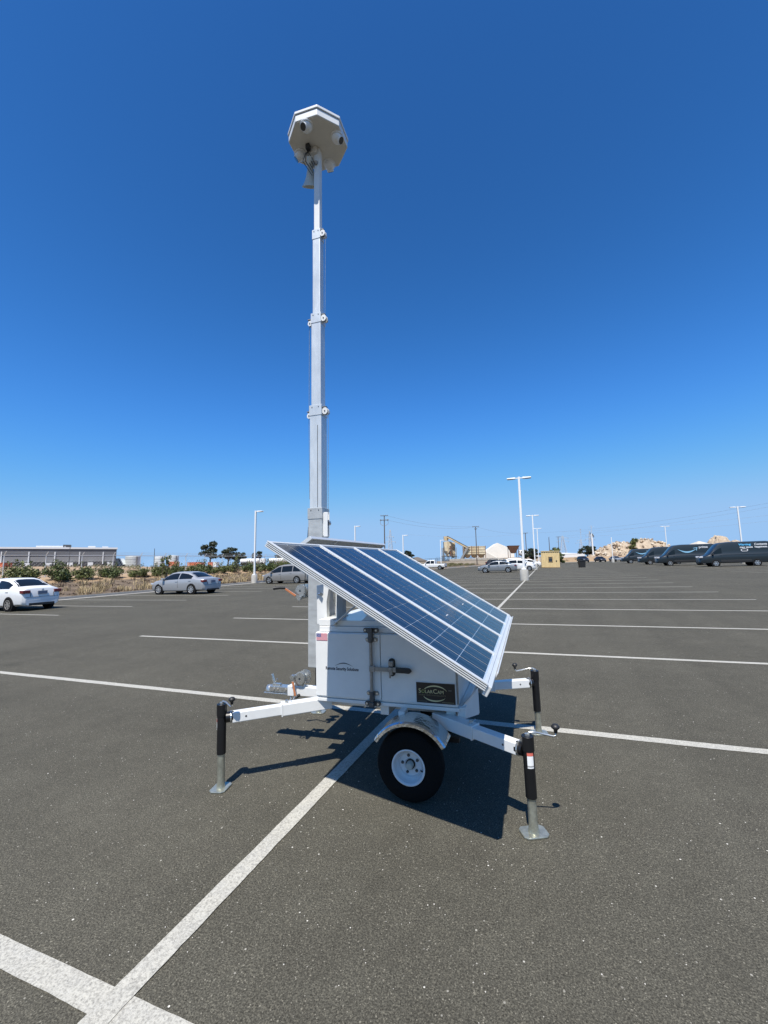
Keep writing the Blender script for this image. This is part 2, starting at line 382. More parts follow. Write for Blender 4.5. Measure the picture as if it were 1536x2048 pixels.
# kerb and gutter
kb = MB(); pts = [(kerb_x(y), y) for y in range(-20, 134, 3)]
for (x0, y0), (x1, y1) in zip(pts, pts[1:]):
    for (o0, o1, z0, z1) in ((-0.16, 0.0, -0.1, 0.15), (0.0, 0.55, -0.1, 0.006)):
        kb.add([(x0+o0, y0, z0), (x0+o1, y0, z0), (x0+o1, y0, z1), (x0+o0, y0, z1), (x1+o0, y1, z0), (x1+o1, y1, z0), (x1+o1, y1, z1), (x1+o0, y1, z1)],
               [(0,1,2,3), (4,7,6,5), (3,2,6,7), (1,5,6,2), (0,3,7,4)])
struct(kb.build('kerb', mat('kerb_concrete', (0.36, 0.34, 0.30), 0.85, var=0.12, vscale=2)))
kb = MB(); kb.bb(-17, 60, BACK, BACK+0.16, -0.1, 0.15); struct(kb.build('kerb', MATS['kerb_concrete']))
# loose light gravel lying on the asphalt near the camera
pb = MB()
for i in range(700):
    a = rnd.uniform(-2.1, 1.6); d = 1.0+6*rnd.random()**1.5
    x, y = d*math.sin(a*0.6-0.35), d*math.cos(a*0.6-0.35); s = rnd.uniform(0.0016, 0.0040)*(1.5 if rnd.random() < 0.06 else 1)
    vsx = [Vector(p)*s*rnd.uniform(0.7, 1.2) for p in ((1,0,0),(-1,0,0),(0,1,0),(0,-1,0),(0,0,0.8),(0,0,-0.8))]
    pb.add([(p.x+x, p.y+y, p.z+s*0.5) for p in vsx], [(0,2,4),(2,1,4),(1,3,4),(3,0,4),(2,0,5),(1,2,5),(3,1,5),(0,3,5)])
stuff(tag(pb.build('loose_gravel', mat('pale_grit', (0.55, 0.52, 0.46), 0.8)), 'pale grit scattered over the dark asphalt', 'gravel'))

# ------------------------------------------------------------------ the trailer (local frame: X to its rear, Y away from camera, Z up)
tr = empty('surveillance_trailer', (-1.31, 3.53, 0), 0.04)
tag(tr, 'white solar powered security camera trailer with tall telescopic mast on four jacks', 'trailer')
def P(mb, name, m, parent=tr, **k): return mb.build(name, m, parent, **k)
# chassis
m = MB()
for y in (-0.21, 0.21): m.bb(-0.62, 0.66, y-0.04, y+0.04, 0.465, 0.545)
for x in (-0.5, 0.05, 0.56): m.bb(x-0.035, x+0.035, -0.40, 0.40, 0.468, 0.542)
m.bb(0.61, 0.67, -0.42, 0.42, 0.50, 0.57)
P(m, 'chassis', WHITE, bevel=0.004)
for s in (-1, 1):
    m = MB(); m.add([(0.60, s*0.43, 0.475), (0.74, s*0.24, 0.475), (0.74, s*0.24, 0.66), (0.625, s*0.43, 0.56)], [(0,1,2,3)])
    m.add([(0.60, s*0.40, 0.475), (0.74, s*0.21, 0.475), (0.74, s*0.21, 0.66), (0.625, s*0.40, 0.56)], [(0,1,2,3)])
    P(m, 'corner_gusset', WHITE)
m = MB().tube([(0.315, -0.52, 0.235), (0.315, 0.52, 0.235)], 0.027, 12)
for y in (-0.33, 0.33): m.bb(0.05, 0.60, y-0.025, y+0.025, 0.30, 0.33); m.bb(0.28, 0.35, y-0.03, y+0.03, 0.25, 0.46)
P(m, 'axle', BLACK)
# cabinet
cab = P(MB().bb(-0.51, 0.62, -0.44, 0.45, 0.575, 1.08), 'cabinet', WHITE, bevel=0.006)
def cabp(mb, name, m, **k): return mb.build(name, m, cab, **k)
cabp(MB().bb(-0.506, 0.044, -0.4525, -0.4405, 0.590, 1.074), 'door', WHITE, bevel=0.003)
cabp(MB().bb(0.050, 0.616, -0.4525, -0.4405, 0.590, 1.074), 'door', WHITE, bevel=0.003)
m = MB().bb(-0.50, 0.63, -0.447, 0.455, 0.548, 0.573)
cabp(m, 'base_flange', WHITE, bevel=0.003)
m = MB().bb(-0.485, 0.60, -0.425, 0.43, 1.0815, 1.125); m.bb(-0.485, 0.60, -0.415, 0.425, 1.126, 1.17)
cabp(m, 'lid', WHITE, bevel=0.004)
m = MB(); m.add([(-0.12, -0.40, 1.171), (0.55, -0.40, 1.171), (0.55, -0.36, 1.215), (-0.08, -0.36, 1.215), (-0.12, 0.40, 1.171), (0.55, 0.40, 1.171), (0.55, 0.36, 1.215), (-0.08, 0.36, 1.215)],
    [(0,1,2,3), (4,7,6,5), (3,2,6,7), (0,3,7,4), (1,5,6,2)])
cabp(m, 'lid_cap', WHITE)
cabp(MB().bb(-0.30, -0.20, 0.30, 0.34, 1.171, 1.25), 'bracket', WHITE)
# hinge strip on the right edge
m = MB(); m.tube([(0.624, -0.446, 0.60), (0.624, -0.446, 1.06)], 0.007, 8); cabp(m, 'hinge', STEEL)
# cam-lock rod on the doors
rod = MB().tube([(-0.021, -0.478, 0.575), (-0.021, -0.478, 1.10)], 0.0125, 14)
rod = P(rod, 'lock_rod', STEEL, smooth=40)
def lockplate(z, w, h, m_, d=0.010, nm='keeper'):
    poly = []
    for k in range(16):
        a = 2*math.pi*k/16; poly.append((math.cos(a)*h/2+(w/2-h/2)*(1 if math.cos(a) > 0 else -1), math.sin(a)*h/2))
    M = T(-0.021, -0.454, z) @ RX(R(90))
    o = MB().prism(poly, 0, d).build(nm, m_, rod, bevel=0.002, M=M)
    return o
lockplate(1.107, 0.125, 0.036, STEEL_D, 0.016); lockplate(0.566, 0.125, 0.036, STEEL_D, 0.016)
lockplate(1.035, 0.098, 0.034, STEEL, 0.008, 'guide'); lockplate(0.640, 0.098, 0.034, STEEL, 0.008, 'guide')
for z, zc, q0, q1 in ((1.107, 1.035, 1.04, 1.09), (0.566, 0.640, 0.585, 0.63)):
    m = MB().bb(-0.041, -0.001, -0.500, -0.458, z-0.017, z+0.017); m.tube([(-0.021, -0.478, zc-0.018), (-0.021, -0.478, zc+0.018)], 0.018, 14)
    m.bb(-0.037, -0.005, -0.492, -0.462, q0, q1); m.build('rod_end', STEEL_D, rod, bevel=0.003)
for z, dx in ((1.107, 0.045), (0.566, 0.045), (1.035, 0.035), (0.640, 0.035)):
    for s in (-1, 1): MB().tube([(-0.021+s*dx, -0.455, z), (-0.021+s*dx, -0.476 if abs(z-0.83) > 0.25 else -0.466, z)], 0.0085, 8).build('bolt', ZINC, rod)
MB().bb(-0.018, 0.115, -0.497, -0.488, 0.812, 0.842).build('handle_arm', STEEL, rod, bevel=0.002)
m = MB(); m.bb(-0.03, 0.015, -0.503, -0.486, 0.806, 0.848); m.build('handle_pivot', STEEL, rod, bevel=0.003)
poly = [(math.cos(a)*0.026, (0.039 if math.sin(a) > 0 else -0.039)+math.sin(a)*0.026) for a in [2*math.pi*k/20 for k in range(20)]]
MB().prism(poly, 0, 0.016, T(0.140, -0.454, 0.838) @ RX(R(90))).build('hasp_plate', BLACK_P, rod, bevel=0.003)
m = MB().bb(0.124, 0.158, -0.502, -0.471, 0.852, 0.888); m.bb(0.128, 0.154, -0.506, -0.471, 0.790, 0.846); m.tube([(0.133, -0.49, 0.79), (0.131, -0.488, 0.765)], 0.008, 8)
m.build('hasp', STEEL, rod, bevel=0.004)
m = MB().bb(0.115, 0.185, -0.499, -0.487, 0.810, 0.846); m.build('handle_hook', STEEL, rod, bevel=0.003)
m = MB().prism([(0.18, 0.808), (0.285, 0.806), (0.305, 0.825), (0.285, 0.845), (0.18, 0.846)], 0, 0.018, T(0, -0.486, 0) @ RX(R(90))); m.build('handle_grip', BLACK_P, rod, bevel=0.005)
# flag sticker
fx0, fx1, fz0, fz1 = -0.497, -0.399, 1.018, 1.073
fl = cabp(MB().bb(fx0, fx1, -0.4545, -0.4524, fz0, fz1), 'flag_sticker', mat('sticker_white', (0.75, 0.72, 0.74), 0.5)); fl['label'] = 'small stars and stripes flag sticker'
h = (fz1-fz0)/13; m = MB()
for k in range(0, 13, 2): m.bb(fx0+(0.0 if k < 6 else 0.041), fx1, -0.4556, -0.4546, fz0+h*k, fz0+h*(k+1)) if k >= 6 else m.bb(fx0, fx1, -0.4556, -0.4546, fz0+h*k, fz0+h*(k+1))
m.build('stripe', RED, cab)
MB().bb(fx0, fx0+0.041, -0.4557, -0.4546, fz0+6*h+0.0002, fz1).build('canton', BLUE, cab)
m = MB()
for i in range(9):
    for j in range(6 if i % 2 == 0 else 5):
        m.box((fx0+0.0035+(j+(0 if i % 2 == 0 else 0.5))*0.0068, -0.4559, fz0+6*h+0.003+i*0.0034), (0.0018, 0.0006, 0.0018))
m.build('star', MATS['sticker_white'], cab)
# lettering and arc
def face(x, z, y=-0.4530): return T(x, y, z) @ RX(R(90))
text_mesh('Remote Security Solutions', 0.034, 'lettering', INK, cab, face(-0.419, 0.793), sx=0.775, bold=0.0009)
m = MB(); n = 20
for k in range(n+1):
    t = k/n; x = lerp(-0.335, -0.185, t); z = 0.826+0.022*math.sin(math.pi*t); w = 0.0032*math.sin(math.pi*t)+0.0004
    m.v += [(x, -0.4545, z-w), (x, -0.4545, z+w)]
m.f = [(2*k, 2*k+2, 2*k+3, 2*k+1) for k in range(n)]
m.build('lettering_arc', INK, cab)
# sign
sg = P(MB().bb(0.317, 0.613, -0.4575, -0.4527, 0.594, 0.746), 'sign_board', mat('sign_edge', (0.62, 0.64, 0.66), 0.4)); sg['label'] = 'black and gold SOLARCAM sign'
def sgp(mb, name, m_): return mb.build(name, m_, sg)
sgp(MB().bb(0.322, 0.608, -0.4590, -0.4576, 0.599, 0.741), 'sign_face', SIGN_BLACK)
def smallcaps(parts, x, z, y=-0.4600):
    for t, s, mm in parts:
        o = text_mesh(t, s, 'letter', mm, sg, face(x, z, y), sx=1.0)
        x += max(v.co.x for v in o.data.vertices)+s*0.055
smallcaps([('S', 0.044, GOLD), ('O', 0.033, GREENGOLD), ('LAR', 0.033, GOLD), ('C', 0.044, GOLD), ('AM', 0.033, GOLD)], 0.338, 0.668)
mat('dim_grey_print', (0.12, 0.12, 0.11), 0.5); m = MB()
for k in range(3): m.bb(0.560+k*0.008, 0.566+k*0.008, -0.4598, -0.4591, 0.690, 0.698)
sgp(m, 'small_print', MATS['dim_grey_print'])
text_mesh('MOBILE VIDEO SURVEILLANCE', 0.0148, 'letter', mat('dim_gold_print', (0.16, 0.14, 0.08), 0.5), sg, face(0.338, 0.650, -0.4600), sx=1.0)
def arc(a0, a1, cx, cz, rx, rz, w):
    m = MB(); n = 28
    for k in range(n+1):
        t = k/n; a = lerp(a0, a1, t); ww = w*math.sin(math.pi*min(1, 0.08+t*0.92))+0.0006
        for s in (-1, 1): m.v.append((cx+(rx+s*ww)*math.cos(a), -0.4598, cz+(rz+s*ww)*math.sin(a)))
    m.f = [(2*k, 2*k+2, 2*k+3, 2*k+1) for k in range(n)]
    return m
sgp(arc(R(150), R(22), 0.462, 0.668, 0.092, 0.052, 0.0042), 'ring', GOLD)
sgp(arc(R(208), R(325), 0.458, 0.668, 0.092, 0.052, 0.0042), 'ring', GOLD)
m = MB()
for k in range(11): m.bb(0.334+k*0.0062, 0.338+k*0.0062, -0.4598, -0.4591, 0.608, 0.613)
sgp(m, 'small_print', MATS['dim_gold_print']); m = MB()
for k in range(12): m.bb(0.512+k*0.0072, 0.5165+k*0.0072, -0.4598, -0.4591, 0.606, 0.614)
sgp(m, 'small_print', MATS['dim_gold_print'])
# mast bracket on the cabinet's front end
br = MB()
br.bb(-0.572, -0.488, -0.30, -0.285, 1.12, 1.445)      # front cheek
br.bb(-0.572, -0.555, -0.285, 0.16, 1.12, 1.445)
br = P(br, 'mast_bracket', WHITE, bevel=0.003)
MB().add([(-0.49, -0.302, 1.17), (-0.478, -0.302, 1.17), (-0.478, -0.302, 1.31), (-0.452, -0.302, 1.44), (-0.49, -0.302, 1.44),
          (-0.49, -0.25, 1.17), (-0.478, -0.25, 1.17), (-0.478, -0.25, 1.31), (-0.452, -0.25, 1.44), (-0.49, -0.25, 1.44)],
         [(0,1,2,3,4), (9,8,7,6,5), (1,6,7,2), (2,7,8,3), (3,8,9,4), (0,4,9,5)]).build('cheek_plate', WHITE, br)
MB().bb(-0.488, -0.385, -0.12, -0.11, 1.16, 1.445).build('back_plate', WHITE, br, bevel=0.003)
MB().bb(-0.392, -0.383, -0.302, -0.11, 1.17, 1.42).build('cheek_plate', WHITE, br, bevel=0.002)
MB().add([(-0.383, -0.302, 1.17), (-0.358, -0.24, 1.17), (-0.358, -0.24, 1.33), (-0.383, -0.302, 1.40)], [(0,1,2,3)]).build('cheek_plate', WHITE, br)
MB().bb(-0.492, -0.362, -0.418, -0.11, 1.128, 1.176).build('bracket_foot', WHITE, br, bevel=0.003)
m = MB().tube([(-0.432, -0.21, 1.175), (-0.432, -0.21, 1.45)], 0.007, 10); m.tube([(-0.432, -0.21, 1.26), (-0.432, -0.21, 1.31), (-0.432, -0.21, 1.38)], [0.008, 0.026, 0.026], 12)
m.bb(-0.462, -0.402, -0.24, -0.18, 1.174, 1.186); m.bb(-0.458, -0.408, -0.235, -0.185, 1.382, 1.392)
m.build('adjuster_screw', ZINC, br, smooth=40)
MB().tube([(-0.545, -0.31, 1.375), (-0.515, -0.33, 1.375)], 0.012, 8).build('pin', ZINC, br)
# strut bars under the array and supports
P(MB().bar((-0.355, -0.43, 1.135), (0.02, -0.43, 1.43), 0.008, 0.048, up=(0, 1, 0)), 'panel_strut', WHITE_B, bevel=0.002)
P(MB().bar((-0.355, 0.43, 1.135), (0.02, 0.43, 1.43), 0.008, 0.048, up=(0, 1, 0)), 'panel_strut', WHITE_B, bevel=0.002)
P(MB().tube([(-0.335, -0.424, 1.15), (-0.335, -0.442, 1.15)], 0.012, 10), 'strut_bolt', ZINC)
for y in (-0.40, 0.40):
    P(MB().bb(0.0, 0.05, y-0.025, y+0.025, 1.17, 1.50), 'panel_post', WHITE_B); P(MB().bb(0.52, 0.57, y-0.025, y+0.025, 1.17, 1.22), 'panel_post', WHITE_B)

# --- solar array: 4 panels of 4 x 9 cells, tilted down to the rear
TILT = math.atan2(0.774, 1.28); LEN = 1.496
ux = Vector((math.cos(TILT), 0, -math.sin(TILT))); nz = Vector((math.sin(TILT), 0, math.cos(TILT)))
AM = Matrix((ux, Vector((0, 1, 0)), nz)).transposed().to_4x4(); AM.translation = (-0.35, 0, 1.774)   # array frame: x downslope, y across, z out of the glass
PW = 0.67; FR = 0.017
cell_me = MB().bb(-0.0735, 0.0735, -0.0735, 0.0735, 0, 0.0015).mesh('cell', CELL)
# corners of each cell are slightly clipped
cm_ = MB().prism([(-0.0786,-0.0700),(-0.0760,-0.0724),(0.0760,-0.0724),(0.0786,-0.0700),(0.0786,0.0700),(0.0760,0.0724),(-0.0760,0.0724),(-0.0786,0.0700)], 0, 0.0015); cell_me = cm_.mesh('cell', CELL)
panel_src = None
for k in range(4):
    y0 = -2*PW+PW*k
    m = MB()
    m.bb(0, LEN, y0+0.001, y0+FR, -0.035, 0.004); m.bb(0, LEN, y0+PW-FR, y0+PW-0.001, -0.035, 0.004)
    m.bb(0, FR, y0+FR, y0+PW-FR, -0.035, 0.0035); m.bb(LEN-FR, LEN, y0+FR, y0+PW-FR, -0.035, 0.0035)
    pn = m.build('solar_panel', ALU, tr, bevel=0.0015, M=AM)
    MB().bb(FR, LEN-FR, y0+FR, y0+PW-FR, -0.012, -0.004).build('backsheet', CELL_BACK, pn)
    ix = (LEN-2*FR-0.020)/9; iy = (PW-2*FR-0.008)/4
    for i in range(9):
        for j in range(4):
            link('cell', cell_me, pn, T(FR+0.010+ix*(i+0.5), y0+FR+0.004+iy*(j+0.5), -0.0038))
# side rails: stacked ribbed extrusion along both ends, bottom rail with lip
for s in (-1, 1):
    m = MB()
    y = s*2*PW
    for z0, z1, d in ((-0.0025, 0.0050, 0.012), (-0.0130, -0.0075, 0.012), (-0.0235, -0.0180, 0.012), (-0.0350, -0.0285, 0.012)):
        a, b_ = sorted((y+s*0.0005, y+s*d)); m.bb(-0.004, LEN+0.004, a, b_, z0, z1)
    MB().bb(0, LEN, min(y+s*0.0006, y+s*0.0012), max(y+s*0.0006, y+s*0.0012), -0.0385, 0.0035).build('rail_groove_shade', STEEL_D, tr, M=AM)  # web behind the ribs, coloured dark to paint shade into the grooves
    m.build('side_rail', ALU, tr, M=AM, bevel=0.001)
MB().bb(LEN+0.0005, LEN+0.028, -2*PW, 2*PW, -0.060, -0.002).build('bottom_rail', ALU, tr, M=AM, bevel=0.004)
MB().bb(LEN+0.030, LEN+0.036, -2*PW+0.25, 2*PW, -0.095, 0.012).build('wind_lip', ALU, tr, M=AM, bevel=0.002)
m = MB().tube([(LEN+0.028, 0.30, -0.10), (LEN+0.040, 0.30, -0.155), (LEN+0.034, 0.30, -0.17)], 0.004, 6); m.build('safety_clip', BLACK_P, tr, M=AM)
m = MB()
for x in (0.25, 0.75, 1.25): m.bb(x-0.02, x+0.02, -2*PW+0.10, 2*PW-0.10, -0.075, -0.0365)
m.build('cross_rail', ALU, tr, M=AM)
# rear ridge panel seen from below, just over the array's upper edge
ri = MB(); A0, A1 = Vector((-0.50, 0, 1.842)), Vector((-0.625, 0, 1.765))
d = (A1-A0).normalized(); nn = Vector((d.z, 0, -d.x)); RMx = Matrix((d, Vector((0, 1, 0)), nn)).transposed().to_4x4(); RMx.translation = A0
ri = MB().bb(0, 0.147, -0.525, 1.338, -0.004, 0.004).build('ridge_panel', GREY_UNDER, tr, M=RMx)
for y in (-0.525, -0.016, 0.864, 1.338): MB().bb(-0.002, 0.149, y-0.009, y+0.009, -0.015, 0.0155).build('frame_bar', ALU, ri)
MB().bb(-0.006, 0.006, -0.53, 1.345, -0.011, 0.011).build('frame_bar', ALU, ri)

# --- mast
mastM = T(-0.7185, 0.0, 0.70) @ RY(0.0125)
SEC = [(0.145, 0.0, 1.45, GALV_D), (0.124, 1.0, 2.46, GALV), (0.103, 2.0, 3.42, GALV), (0.084, 3.0, 4.34, GALV), (0.064, 4.0, 5.29, WHITE_B)]
mast = None
for k, (w, z0, z1, mm) in enumerate(SEC):
    o = MB().bb(-w/2, w/2, -w/2, w/2, z0, z1).build('mast_section', mm, tr, M=mastM, bevel=0.006)
    if k < 4:
        c = MB(); e = w/2+0.004
        c.bb(-e, e, -e, -w/2+0.001, z1-0.10, z1+0.004); c.bb(-e, e, w/2-0.001, e, z1-0.10, z1+0.004)
        c.bb(-e, -w/2+0.001, -w/2, w/2, z1-0.10, z1+0.004); c.bb(w/2-0.001, e, -w/2, w/2, z1-0.10, z1+0.004)
        co = c.build('collar', mm, o, bevel=0.002)
        s = MB()
        for x in (-w*0.28, w*0.28): s.tube([(x, -e-0.003, z1-0.018), (x, -e+0.002, z1-0.018)], 0.005, 8)
        s.build('screw', STEEL_D, o)
    if k == 1: MB().bb(0.020, 0.026, -w/2-0.0008, -w/2+0.001, 1.46, 2.26).build('slot', STEEL_D, o)
def pulley(x, z, s=1.0, plate=False):
    m = MB()
    if plate:
        m.bb(x-0.02, x+0.022, -0.052, -0.046, z-0.13, z+0.10); m.bb(x-0.02, x+0.022, -0.012, -0.006, z-0.13, z+0.10); m.bb(x-0.028, x-0.018, -0.052, -0.006, z-0.12, z+0.09)
        o = m.build('pulley_housing', WHITE_B, tr, M=mastM, bevel=0.003)
    else:
        pl = [(math.cos(a)*0.030*s, math.sin(a)*0.036*s) for a in [R(22.5+45*k) for k in range(8)]]
        m.prism(pl, 0.0, 0.004, T(x, -0.040, z) @ RX(R(90))); m.prism(pl, 0.0, 0.004, T(x, -0.006, z) @ RX(R(90)))
        o = m.build('pulley_housing', WHITE_B, tr, M=mastM)
        MB().bb(x-0.030*s, x+0.012, -0.045, -0.006, z+0.040, z+0.046).build('rope_guard', STEEL, o)
    MB().lathe([(0.005, -0.03), (0.026*s, -0.03), (0.020*s, -0.015), (0.026*s, 0.0), (0.005, 0.0)], 16, T(x, -0.012, z) @ RX(R(90))).build('sheave', ZINC, o)
    MB().tube([(x, -0.050, z), (x, -0.002, z)], 0.006, 8).build('axle_bolt', STEEL_D, o)
pulley(0.042+0.028, 4.285); pulley(0.0515+0.028, 3.36); pulley(0.062+0.030, 2.40); pulley(0.0725+0.026, 1.31, 1.0, True)
pulley(-0.0515-0.020, 3.33, 0.8); pulley(-0.062-0.018, 2.37, 0.8)
def cable(pts, r=0.0032, m_=None, name='cable'): return MB().tube(pts, r, 6).build(name, m_ or ZINC, tr, M=mastM)
cable([(0.042+0.052, -0.02, 4.29), (0.0515+0.035, -0.02, 3.38)]); cable([(0.062+0.055, -0.02, 2.40), (0.0725+0.040, -0.02, 1.41)])
cable([(-0.0515-0.038, -0.02, 3.33), (-0.062-0.030, -0.02, 2.40)]); cable([(-0.062-0.032, -0.02, 2.37), (-0.0725-0.012, -0.02, 1.55)], 0.0025)
cable([(-0.0725-0.020, -0.03, 1.28), (-0.0725-0.060, -0.03, 0.72)], 0.0035, BLACK_P)
# --- winches
def winch(M, hx, hz, name='winch'):
    w = MB().lathe([(0.014, -0.045), (0.060, -0.045), (0.060, -0.041), (0.022, -0.038), (0.022, 0.038), (0.060, 0.041), (0.060, 0.045), (0.014, 0.045)], 28).build(name, ZINC, tr, M=M @ RX(R(90)), smooth=35)
    inv = RX(R(-90))
    MB().prism([(-0.055, -0.065), (0.035, -0.065), (0.055, -0.02), (0.045, 0.045), (0.0, 0.055), (-0.05, 0.0)], 0, 0.005, T(0, 0, 0.050)).build('side_plate', ZINC, w, bevel=0.001)
    MB().prism([(-0.055, -0.065), (0.035, -0.065), (0.055, -0.02), (0.045, 0.045), (0.0, 0.055), (-0.05, 0.0)], 0, 0.005, T(0, 0, -0.055)).build('side_plate', ZINC, w, bevel=0.001)
    g_ = MB()
    for k in range(20):
        a = 2*math.pi*k/20; g_.box((0.050*math.cos(a), 0.050*math.sin(a), 0.060), (0.008, 0.008, 0.008), None)
    g_.lathe([(0.010, 0.056), (0.049, 0.056), (0.049, 0.064), (0.010, 0.064)], 24); g_.build('gear', ZINC, w)
    px, pz = hx[0], hx[1]
    MB().tube([(px, pz, -0.06), (px, pz, 0.095)], 0.012, 10).build('drive_shaft', ZINC, w)
    MB().tube([(px, pz, 0.07), (px, pz, 0.10)], 0.021, 12).build('hub_nut', ZINC, w)
    qx, qz = hz[0], hz[1]
    MB().bar((px, pz, 0.092), (qx, qz, 0.100), 0.022, 0.005, up=(0, 0, 1)).build('handle', ZINC, w)
    a, b_ = Vector((px, pz, 0.094)), Vector((qx, qz, 0.100))
    MB().bar(a.lerp(b_, 0.22), a.lerp(b_, 0.93), 0.019, 0.010, up=(0, 0, 1)).build('orange_sleeve', ORANGE, w, bevel=0.002)
    return w, b_
w, e = winch(T(-0.858, -0.02, 1.385), (0.005, -0.062), (-0.145, 0.030))
MB().tube([(e.x+0.004, e.y, 0.098), (e.x-0.035, e.y+0.006, 0.125), (e.x-0.085, e.y+0.002, 0.155)], [0.011, 0.014, 0.016], 10).build('grip', BLACK_P, w, smooth=40)
w, e = winch(T(-0.882, 0.0, 0.592), (-0.062, 0.018), (-0.020, -0.150))
MB().tube([(e.x, e.y, 0.098), (e.x, e.y, -0.0)], 0.014, 10).build('grip', BLACK_P, w)
# --- tongue and coupler
tg = P(MB().bb(-0.985, -0.50, -0.04, 0.04, 0.435, 0.515), 'tongue', WHITE, bevel=0.004)
m = MB().bb(-1.02, -0.955, -0.05, 0.05, 0.43, 0.522); m.build('tongue_sleeve', WHITE, tg, bevel=0.006)
m = MB().bb(-1.22, -1.0, -0.042, 0.042, 0.455, 0.505); m.bb(-1.275, -0.99, -0.05, 0.05, 0.440, 0.449)
m.build('coupler', ZINC, tg, bevel=0.006)
MB().lathe([(0.0, 0.032), (0.028, 0.025), (0.042, 0.0), (0.044, -0.025)], 18, T(-1.235, 0, 0.478)).build('ball_socket', ZINC, tg, smooth=60)
for x in (-1.17, -1.13, -1.045): MB().tube([(x, -0.042, 0.48), (x, -0.050, 0.48)], 0.012, 10).build('bolt', STEEL, tg)
m = MB().bar((-1.185, 0, 0.50), (-1.215, 0, 0.605), 0.030, 0.012, up=(1, 0, 0)); m.bar((-1.20, 0.01, 0.515), (-1.165, 0.01, 0.56), 0.016, 0.01, up=(1, 0, 0)); m.bb(-1.20, -1.12, -0.02, 0.02, 0.505, 0.522)
m.build('coupler_latch', ZINC, tg, bevel=0.002)
m = MB().tube([(-0.99, -0.03, 0.43), (-0.98, -0.06, 0.37), (-0.95, -0.07, 0.40), (-0.94, -0.05, 0.43)], 0.007, 6); m.build('safety_chain', ZINC, tg)
# --- outriggers and jacks
def outrigger(p0, p1, jack, tube_z, crank, foot, fr, arm_z=0.495, rot=0.0, sticker=None, ztop=0.575):
    p0 = Vector((*p0, arm_z+0.012)); p1 = Vector((*p1, arm_z-0.002)); d = (p1-p0); mid = p0.lerp(p1, 0.52)
    o = P(MB().bar(p0, mid, 0.086, 0.086), 'outrigger', WHITE, bevel=0.005)
    MB().bar(p0.lerp(p1, 0.40), p1, 0.070, 0.070).build('inner_arm', WHITE, o, bevel=0.004)
    t = d.normalized(); sd = Vector((t.y, -t.x, 0)); 
    if sd.y > 0: sd = -sd
    h = p0.lerp(p1, 0.87)+sd*0.0352
    MB().tube([h-sd*0.003, h+sd*0.0008], 0.0075, 10).build('pin_hole', STEEL_D, o)
    MB().bar(mid-t*0.006, mid+t*0.004, 0.092, 0.092).build('sleeve_lip', WHITE, o, bevel=0.002)
    h2 = p0.lerp(p1, 0.47)
    MB().tube([h2+Vector((0, 0, 0.043)), h2+Vector((0, 0, 0.062))], 0.012, 8).build('locking_pin', ZINC, o)
    ring = [h2+Vector((0.022*math.cos(a)+0.012, 0.022*math.sin(a)+0.01, 0.056+0.012*math.cos(a))) for a in [k*2*math.pi/12 for k in range(13)]]
    MB().tube(ring, 0.0022, 5, cap=False).build('pin_ring', ZINC, o)
    J = Vector((*jack, 0))
    # pivot mount
    q = Vector((J.x, J.y, p1.z)); MB().tube([p1-t*0.01, p1.lerp(q, 0.55)], 0.038, 14).build('pivot_mount', BLACK, o, smooth=40)
    MB().tube([p1+t*0.006, p1+t*0.014], 0.046, 16).build('pivot_flange', ZINC, o)
    jt = MB().tube([J+Vector((0, 0, tube_z)), J+Vector((0, 0, ztop-0.02))], fr, 18); jt.tube([J+Vector((0, 0, ztop-0.085)), J+Vector((0, 0, ztop))], fr+0.004, 18)
    jt.build('jack_tube', BLACK, o, smooth=40, bevel=0.002)
    MB().tube([J+Vector((0, 0, 0.012)), J+Vector((0, 0, 0.035)), J+Vector((0, 0, 0.06)), J+Vector((0, 0, tube_z+0.02))], [fr*0.98, fr*0.86, fr*0.80, fr*0.80], 18).build('inner_tube', ZINC_Y, o, smooth=40)
    fx, fy = foot; ch = 0.022
    pl = [(-fx+ch, -fy), (fx-ch, -fy), (fx, -fy+ch), (fx, fy-ch), (fx-ch, fy), (-fx+ch, fy), (-fx, fy-ch), (-fx, -fy+ch)]
    MB().prism(pl, 0.001, 0.013, T(J.x, J.y, 0) @ RZ(rot)).build('foot_plate', ZINC_Y, o, bevel=0.004)
    c = Vector((*crank, 0)); cl = c.length; cd = c.normalized(); top = J+Vector((0, 0, ztop))
    MB().tube([top, top+Vector((0, 0, 0.012)), top+Vector((0, 0, 0.020))+cd*0.012, top+Vector((0, 0, 0.018))+cd*0.05, top+Vector((0, 0, -0.006))+cd*(cl-0.015), top+Vector((0, 0, 0.002))+cd*cl, top+Vector((0, 0, 0.03))+cd*cl], 0.0062, 8).build('crank', ZINC, o, smooth=60)
    MB().tube([top+Vector((0, 0, -0.004)), top+Vector((0, 0, 0.012))], 0.016, 8).build('gear_cap', ZINC, o)
    MB().lathe([(0.0, 0.066), (0.016, 0.063), (0.025, 0.052), (0.025, 0.044), (0.012, 0.032), (0.010, 0.014), (0, 0.012)], 16, T(top+cd*cl)).build('knob', BLACK_P, o, smooth=50)
    if sticker:
        a0, a1, z0, z1 = sticker
        def patch(za, zb, rr, nm, mm):
            m = MB(); n = 6
            for k in range(n+1):
                a = lerp(a0, a1, k/n)
                for z in (za, zb): m.v.append((J.x+rr*math.cos(a), J.y+rr*math.sin(a), z))
            m.f = [(2*k, 2*k+2, 2*k+3, 2*k+1) for k in range(n)]; m.build(nm, mm, o)
        patch(z0, z1, fr+0.001, 'sticker', mat('label_white', (0.78, 0.78, 0.76), 0.5)); patch(lerp(z0, z1, 0.70), z1-0.004, fr+0.0016, 'sticker_band', TRED)
        patch(z0+0.008, z0+0.016, fr+0.0016, 'sticker_band', mat('print_grey', (0.3, 0.3, 0.3), 0.5))
    return o
